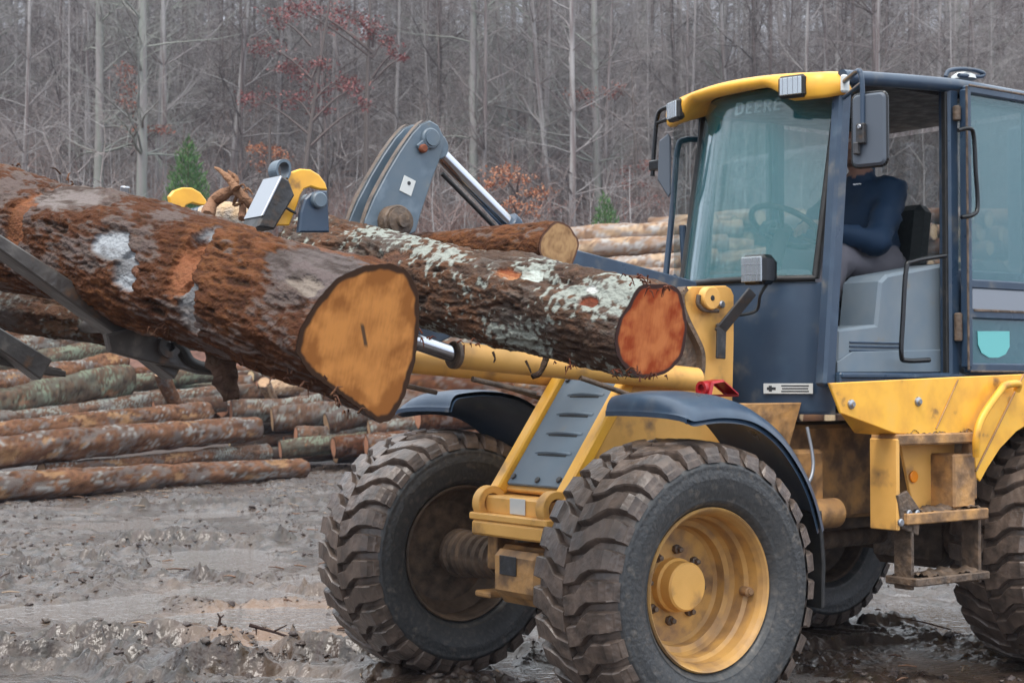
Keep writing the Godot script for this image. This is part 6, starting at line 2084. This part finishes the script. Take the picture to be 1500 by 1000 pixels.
# ---------------------------------------------------------------- operator
# bones: [a, b, radius a, radius b, colour]; one closed surface by surface nets over a smooth union
func net(g: G, bones: Array, cell: float, k: float) -> void:
	var lo := Vector3.INF; var hi := -Vector3.INF
	for q in bones:
		var r: float = maxf(q[2], q[3]) + cell * 2.0
		for e in 2:
			lo = lo.min(q[e] - Vector3.ONE * r); hi = hi.max(q[e] + Vector3.ONE * r)
	var nx := int((hi.x - lo.x) / cell) + 2; var ny := int((hi.y - lo.y) / cell) + 2; var nz := int((hi.z - lo.z) / cell) + 2
	var D := PackedFloat32Array(); D.resize(nx * ny * nz); D.fill(1.0)
	var K := PackedInt32Array(); K.resize(nx * ny * nz)
	var B := PackedFloat32Array(); B.resize(nx * ny * nz); B.fill(1.0)
	for bi in bones.size():
		var q: Array = bones[bi]
		var a: Vector3 = q[0]; var b: Vector3 = q[1]
		var ab := b - a
		var l2 := maxf(ab.length_squared(), 1e-9)
		var r := maxf(q[2], q[3]) + k + cell * 2.0
		var l := ((a.min(b) - Vector3.ONE * r - lo) / cell).floor().max(Vector3.ZERO)
		var h := ((a.max(b) + Vector3.ONE * r - lo) / cell).ceil().min(Vector3(nx - 1, ny - 1, nz - 1))
		for x in range(int(l.x), int(h.x) + 1):
			for y in range(int(l.y), int(h.y) + 1):
				for z in range(int(l.z), int(h.z) + 1):
					var p := lo + Vector3(x, y, z) * cell
					var t := clampf((p - a).dot(ab) / l2, 0.0, 1.0)
					var d := (p - a - ab * t).length() - lerpf(q[2], q[3], t)
					var i := (x * ny + y) * nz + z
					if d < B[i]:
						B[i] = d; K[i] = bi
					var o := D[i]
					var hh := maxf(k - absf(o - d), 0.0) / k
					D[i] = minf(o, d) - hh * hh * k * 0.25
	var id := {}
	var k0 := g.V.size()
	for x in nx - 1:
		for y in ny - 1:
			for z in nz - 1:
				var i := (x * ny + y) * nz + z
				if absf(D[i]) > cell * 2.5: continue
				var c := Vector3.ZERO; var n := 0
				for e in [[0, 0, 0, 0], [0, 1, 0, 0], [0, 0, 1, 0], [0, 1, 1, 0], [1, 0, 0, 0], [1, 0, 0, 1], [1, 1, 0, 0], [1, 1, 0, 1], [2, 0, 0, 0], [2, 1, 0, 0], [2, 0, 1, 0], [2, 1, 1, 0]]:
					var o := Vector3i.ZERO; var d := Vector3i.ZERO
					if e[0] == 0: o = Vector3i(0, e[1], e[2]); d = Vector3i(1, 0, 0)
					elif e[0] == 1: o = Vector3i(e[1], 0, e[3]); d = Vector3i(0, 1, 0)
					else: o = Vector3i(e[1], e[2], 0); d = Vector3i(0, 0, 1)
					var i0 := ((x + o.x) * ny + y + o.y) * nz + z + o.z
					var i1 := ((x + o.x + d.x) * ny + y + o.y + d.y) * nz + z + o.z + d.z
					var v0 := D[i0]; var v1 := D[i1]
					if (v0 < 0.0) != (v1 < 0.0):
						c += Vector3(o) + Vector3(d) * (v0 / (v0 - v1)); n += 1
				if n == 0: continue
				id[i] = g.V.size()
				g.V.append(lo + (Vector3(x, y, z) + c / n) * cell)
				var gx := D[i + ny * nz] - D[i]; var gy := D[i + nz] - D[i]; var gz := D[i + 1] - D[i]
				g.N.append(Vector3(gx, gy, gz).normalized())
				g.C.append(bones[K[i]][4])
	for x in range(1, nx - 1):
		for y in range(1, ny - 1):
			for z in range(1, nz - 1):
				var i := (x * ny + y) * nz + z
				var v0 := D[i]
				if absf(v0) > cell * 2.5: continue
				for axis in 3:
					var st: int = [ny * nz, nz, 1][axis]
					if (v0 < 0.0) == (D[i + st] < 0.0): continue
					var s1: int = [nz, 1, ny * nz][axis]; var s2: int = [1, ny * nz, nz][axis]
					var A = id.get(i - s1 - s2); var Bq = id.get(i - s1); var Cq = id.get(i); var Dq = id.get(i - s2)
					if A == null or Bq == null or Cq == null or Dq == null: continue
					if v0 < 0.0: g.I.append_array([A, Bq, Cq, A, Cq, Dq])
					else: g.I.append_array([A, Cq, Bq, A, Dq, Cq])
func hand(bones: Array, wrist: Vector3, fwd: Vector3, palm_n: Vector3, side: Vector3, c: Color, curl: float) -> void:
	# palm then four fingers curling towards palm_n and a thumb on the side
	var pc := wrist + fwd * 0.085
	bones.append([wrist, wrist + fwd * 0.04, 0.028, 0.03, c])
	for k in 4:
		var off := side * (0.030 - 0.020 * k)
		bones.append([wrist + fwd * 0.02 + off * 0.6, pc + off, 0.014, 0.012, c])
		var L: float = [0.040, 0.046, 0.042, 0.034][k]
		var p := pc + off
		var d := fwd
		for j in 3:
			d = (d + palm_n * curl).normalized()
			var q: Vector3 = p + d * L * [1.0, 0.75, 0.6][j]
			bones.append([p, q, 0.0095, 0.0085, c])
			p = q
	var tb := wrist + fwd * 0.035 + side * 0.03
	var t1 := tb + (fwd * 0.5 + side * 0.7 + palm_n * 0.4).normalized() * 0.04
	bones.append([wrist + fwd * 0.02 + side * 0.012, tb, 0.016, 0.013, c])
	bones.append([tb, t1, 0.012, 0.010, c])
	bones.append([t1, t1 + (fwd * 0.6 + palm_n * 0.8).normalized() * 0.032, 0.010, 0.009, c])
func make_operator() -> void:
	var o := thing("person", "operator in a dark blue jacket and grey trousers seated at the wheel", "person", "", LX.origin)
	o.transform = LX
	var jk := Color(0.007, 0.030, 0.072); var tr := Color(0.15, 0.145, 0.165); var sk := Color(0.32, 0.17, 0.12); var bt := Color(0.06, 0.045, 0.035); var gl := Color(0.05, 0.08, 0.09)
	var b := []
	var hip := Vector3(2.30, 2.17, 0)
	# trunk
	b.append([hip + Vector3(0, 0, -0.09), hip + Vector3(0, 0, 0.09), 0.125, 0.125, tr])
	b.append([hip + Vector3(0.0, 0.08, 0), Vector3(2.29, 2.40, 0), 0.155, 0.155, jk])
	b.append([Vector3(2.28, 2.36, -0.06), Vector3(2.27, 2.52, -0.09), 0.13, 0.12, jk])
	b.append([Vector3(2.28, 2.36, 0.06), Vector3(2.27, 2.52, 0.09), 0.13, 0.12, jk])
	b.append([Vector3(2.28, 2.58, -0.15), Vector3(2.28, 2.58, 0.15), 0.085, 0.085, jk])
	b.append([Vector3(2.27, 2.60, 0), Vector3(2.25, 2.68, 0), 0.085, 0.062, jk])
	b.append([Vector3(2.25, 2.66, 0), Vector3(2.225, 2.76, 0), 0.056, 0.055, sk])
	# legs
	for s in [-1.0, 1.0]:
		var kn := Vector3(1.86, 2.19, 0.16 * s); var an := Vector3(1.66, 1.72, 0.15 * s)
		b.append([hip + Vector3(0, -0.01, 0.10 * s), kn, 0.105, 0.072, tr])
		b.append([kn, kn.lerp(an, 0.4), 0.070, 0.066, tr])
		b.append([kn.lerp(an, 0.4), an, 0.066, 0.048, tr])
		b.append([an, an + Vector3(0.02, -0.08, 0), 0.048, 0.05, bt])
		b.append([an + Vector3(0.02, -0.10, 0), an + Vector3(-0.19, -0.105, 0.01 * s), 0.045, 0.038, bt])
	# arms to the wheel
	var wr := [Vector3(1.73, 2.38, -0.17), Vector3(1.75, 2.36, 0.16)]
	var el := [Vector3(2.02, 2.30, -0.30), Vector3(2.05, 2.29, 0.28)]
	for k in 2:
		var s := -1.0 if k == 0 else 1.0
		var sh := Vector3(2.28, 2.575, 0.20 * s)
		b.append([sh, sh.lerp(el[k], 0.5), 0.078, 0.066, jk])
		b.append([sh.lerp(el[k], 0.5), el[k], 0.066, 0.056, jk])
		b.append([el[k], wr[k], 0.056, 0.038, jk])
	var g := G.new()
	net(g, b, 0.014, 0.05)
	# folds in the cloth
	for i in g.V.size():
		var p := g.V[i]
		if g.C[i].is_equal_approx(jk) or g.C[i].is_equal_approx(tr):
			g.V[i] = p + g.N[i] * (n3.get_noise_3d(p.x * 5.0, p.y * 9.0, p.z * 5.0) * 0.022 + n1.get_noise_3d(p.x * 22.0, p.y * 30.0, p.z * 22.0) * 0.003)
	# hands
	var hb := []
	for k in 2:
		var s := -1.0 if k == 0 else 1.0
		var fwd: Vector3 = (wr[k] - el[k]).normalized()
		hb.append([wr[k] - fwd * 0.03, wr[k] + fwd * 0.02, 0.034, 0.03, gl if k == 0 else sk])
		hand(hb, wr[k], (fwd * 0.8 + Vector3(-0.25, 0.1, 0)).normalized(), Vector3(0, -1, 0), Vector3(0, 0, -s), gl if k == 0 else sk, 0.75)
	net(g, hb, 0.005, 0.008)
	# head
	var hd := []
	var hc := Vector3(2.185, 2.875, 0.0)
	hd.append([hc + Vector3(0.03, 0.02, 0), hc + Vector3(-0.005, 0.03, 0), 0.092, 0.090, sk])
	hd.append([hc + Vector3(-0.02, -0.03, 0), hc + Vector3(-0.045, -0.085, 0), 0.072, 0.045, sk])
	hd.append([hc + Vector3(0.0, -0.06, 0), hc + Vector3(0.04, -0.13, 0), 0.062, 0.058, sk])
	hd.append([hc + Vector3(-0.088, 0.005, 0), hc + Vector3(-0.112, -0.028, 0), 0.010, 0.014, sk])
	hd.append([hc + Vector3(-0.105, -0.03, -0.012), hc + Vector3(-0.105, -0.03, 0.012), 0.010, 0.010, sk])
	hd.append([hc + Vector3(-0.085, 0.022, -0.035), hc + Vector3(-0.085, 0.022, 0.035), 0.012, 0.012, sk * 0.85])
	hd.append([hc + Vector3(-0.092, -0.062, -0.018), hc + Vector3(-0.092, -0.062, 0.018), 0.007, 0.007, Color(0.26, 0.10, 0.085)])
	hd.append([hc + Vector3(-0.090, -0.074, -0.014), hc + Vector3(-0.090, -0.074, 0.014), 0.008, 0.008, Color(0.28, 0.11, 0.09)])
	for s in [-1.0, 1.0]:
		hd.append([hc + Vector3(0.02, 0.015, 0.092 * s), hc + Vector3(0.01, -0.03, 0.090 * s), 0.016, 0.010, sk])
		hd.append([hc + Vector3(-0.086, 0.004, 0.033 * s), hc + Vector3(-0.087, 0.004, 0.034 * s), 0.009, 0.009, Color(0.5, 0.45, 0.42)])
	net(g, hd, 0.0055, 0.012)
	# beard shade of short stubble on the jaw
	for i in g.V.size():
		var q := g.V[i] - hc
		if g.C[i].is_equal_approx(sk) and q.y < -0.045 and q.y > -0.14 and q.x < 0.03 and absf(q.z) < 0.1:
			g.C[i] = sk.lerp(Color(0.07, 0.045, 0.035), 0.6)
	part(o, "body", g, M.cloth_skin)
	var hair := G.new()
	var hh := []
	hh.append([hc + Vector3(0.035, 0.035, 0), hc + Vector3(0.0, 0.05, 0), 0.096, 0.092, Color(0.03, 0.022, 0.018)])
	hh.append([hc + Vector3(0.06, -0.02, -0.04), hc + Vector3(0.06, -0.02, 0.04), 0.066, 0.066, Color(0.03, 0.022, 0.018)])
	net(hair, hh, 0.008, 0.02)
	part(o, "hair", hair, M.cloth_skin)
	var lg := G.new()
	lg.col = Color(0.7, 0.72, 0.74)
	for k in 3: box(lg, pz(0.165, 1252.0 + k * 4.0, 270.0 - k * 0.4), Vector3(0.02, 0.008 - 0.001 * k, 0.004), 0.001)
	part(o, "chest_logo", lg, M.cloth_skin)
func _ready() -> void:
	make_camera_and_light()
	setup_noise()
	make_materials()
	make_ground()
	make_forest()
	make_loader()
	make_operator()
	make_carried_logs()
	make_piles()
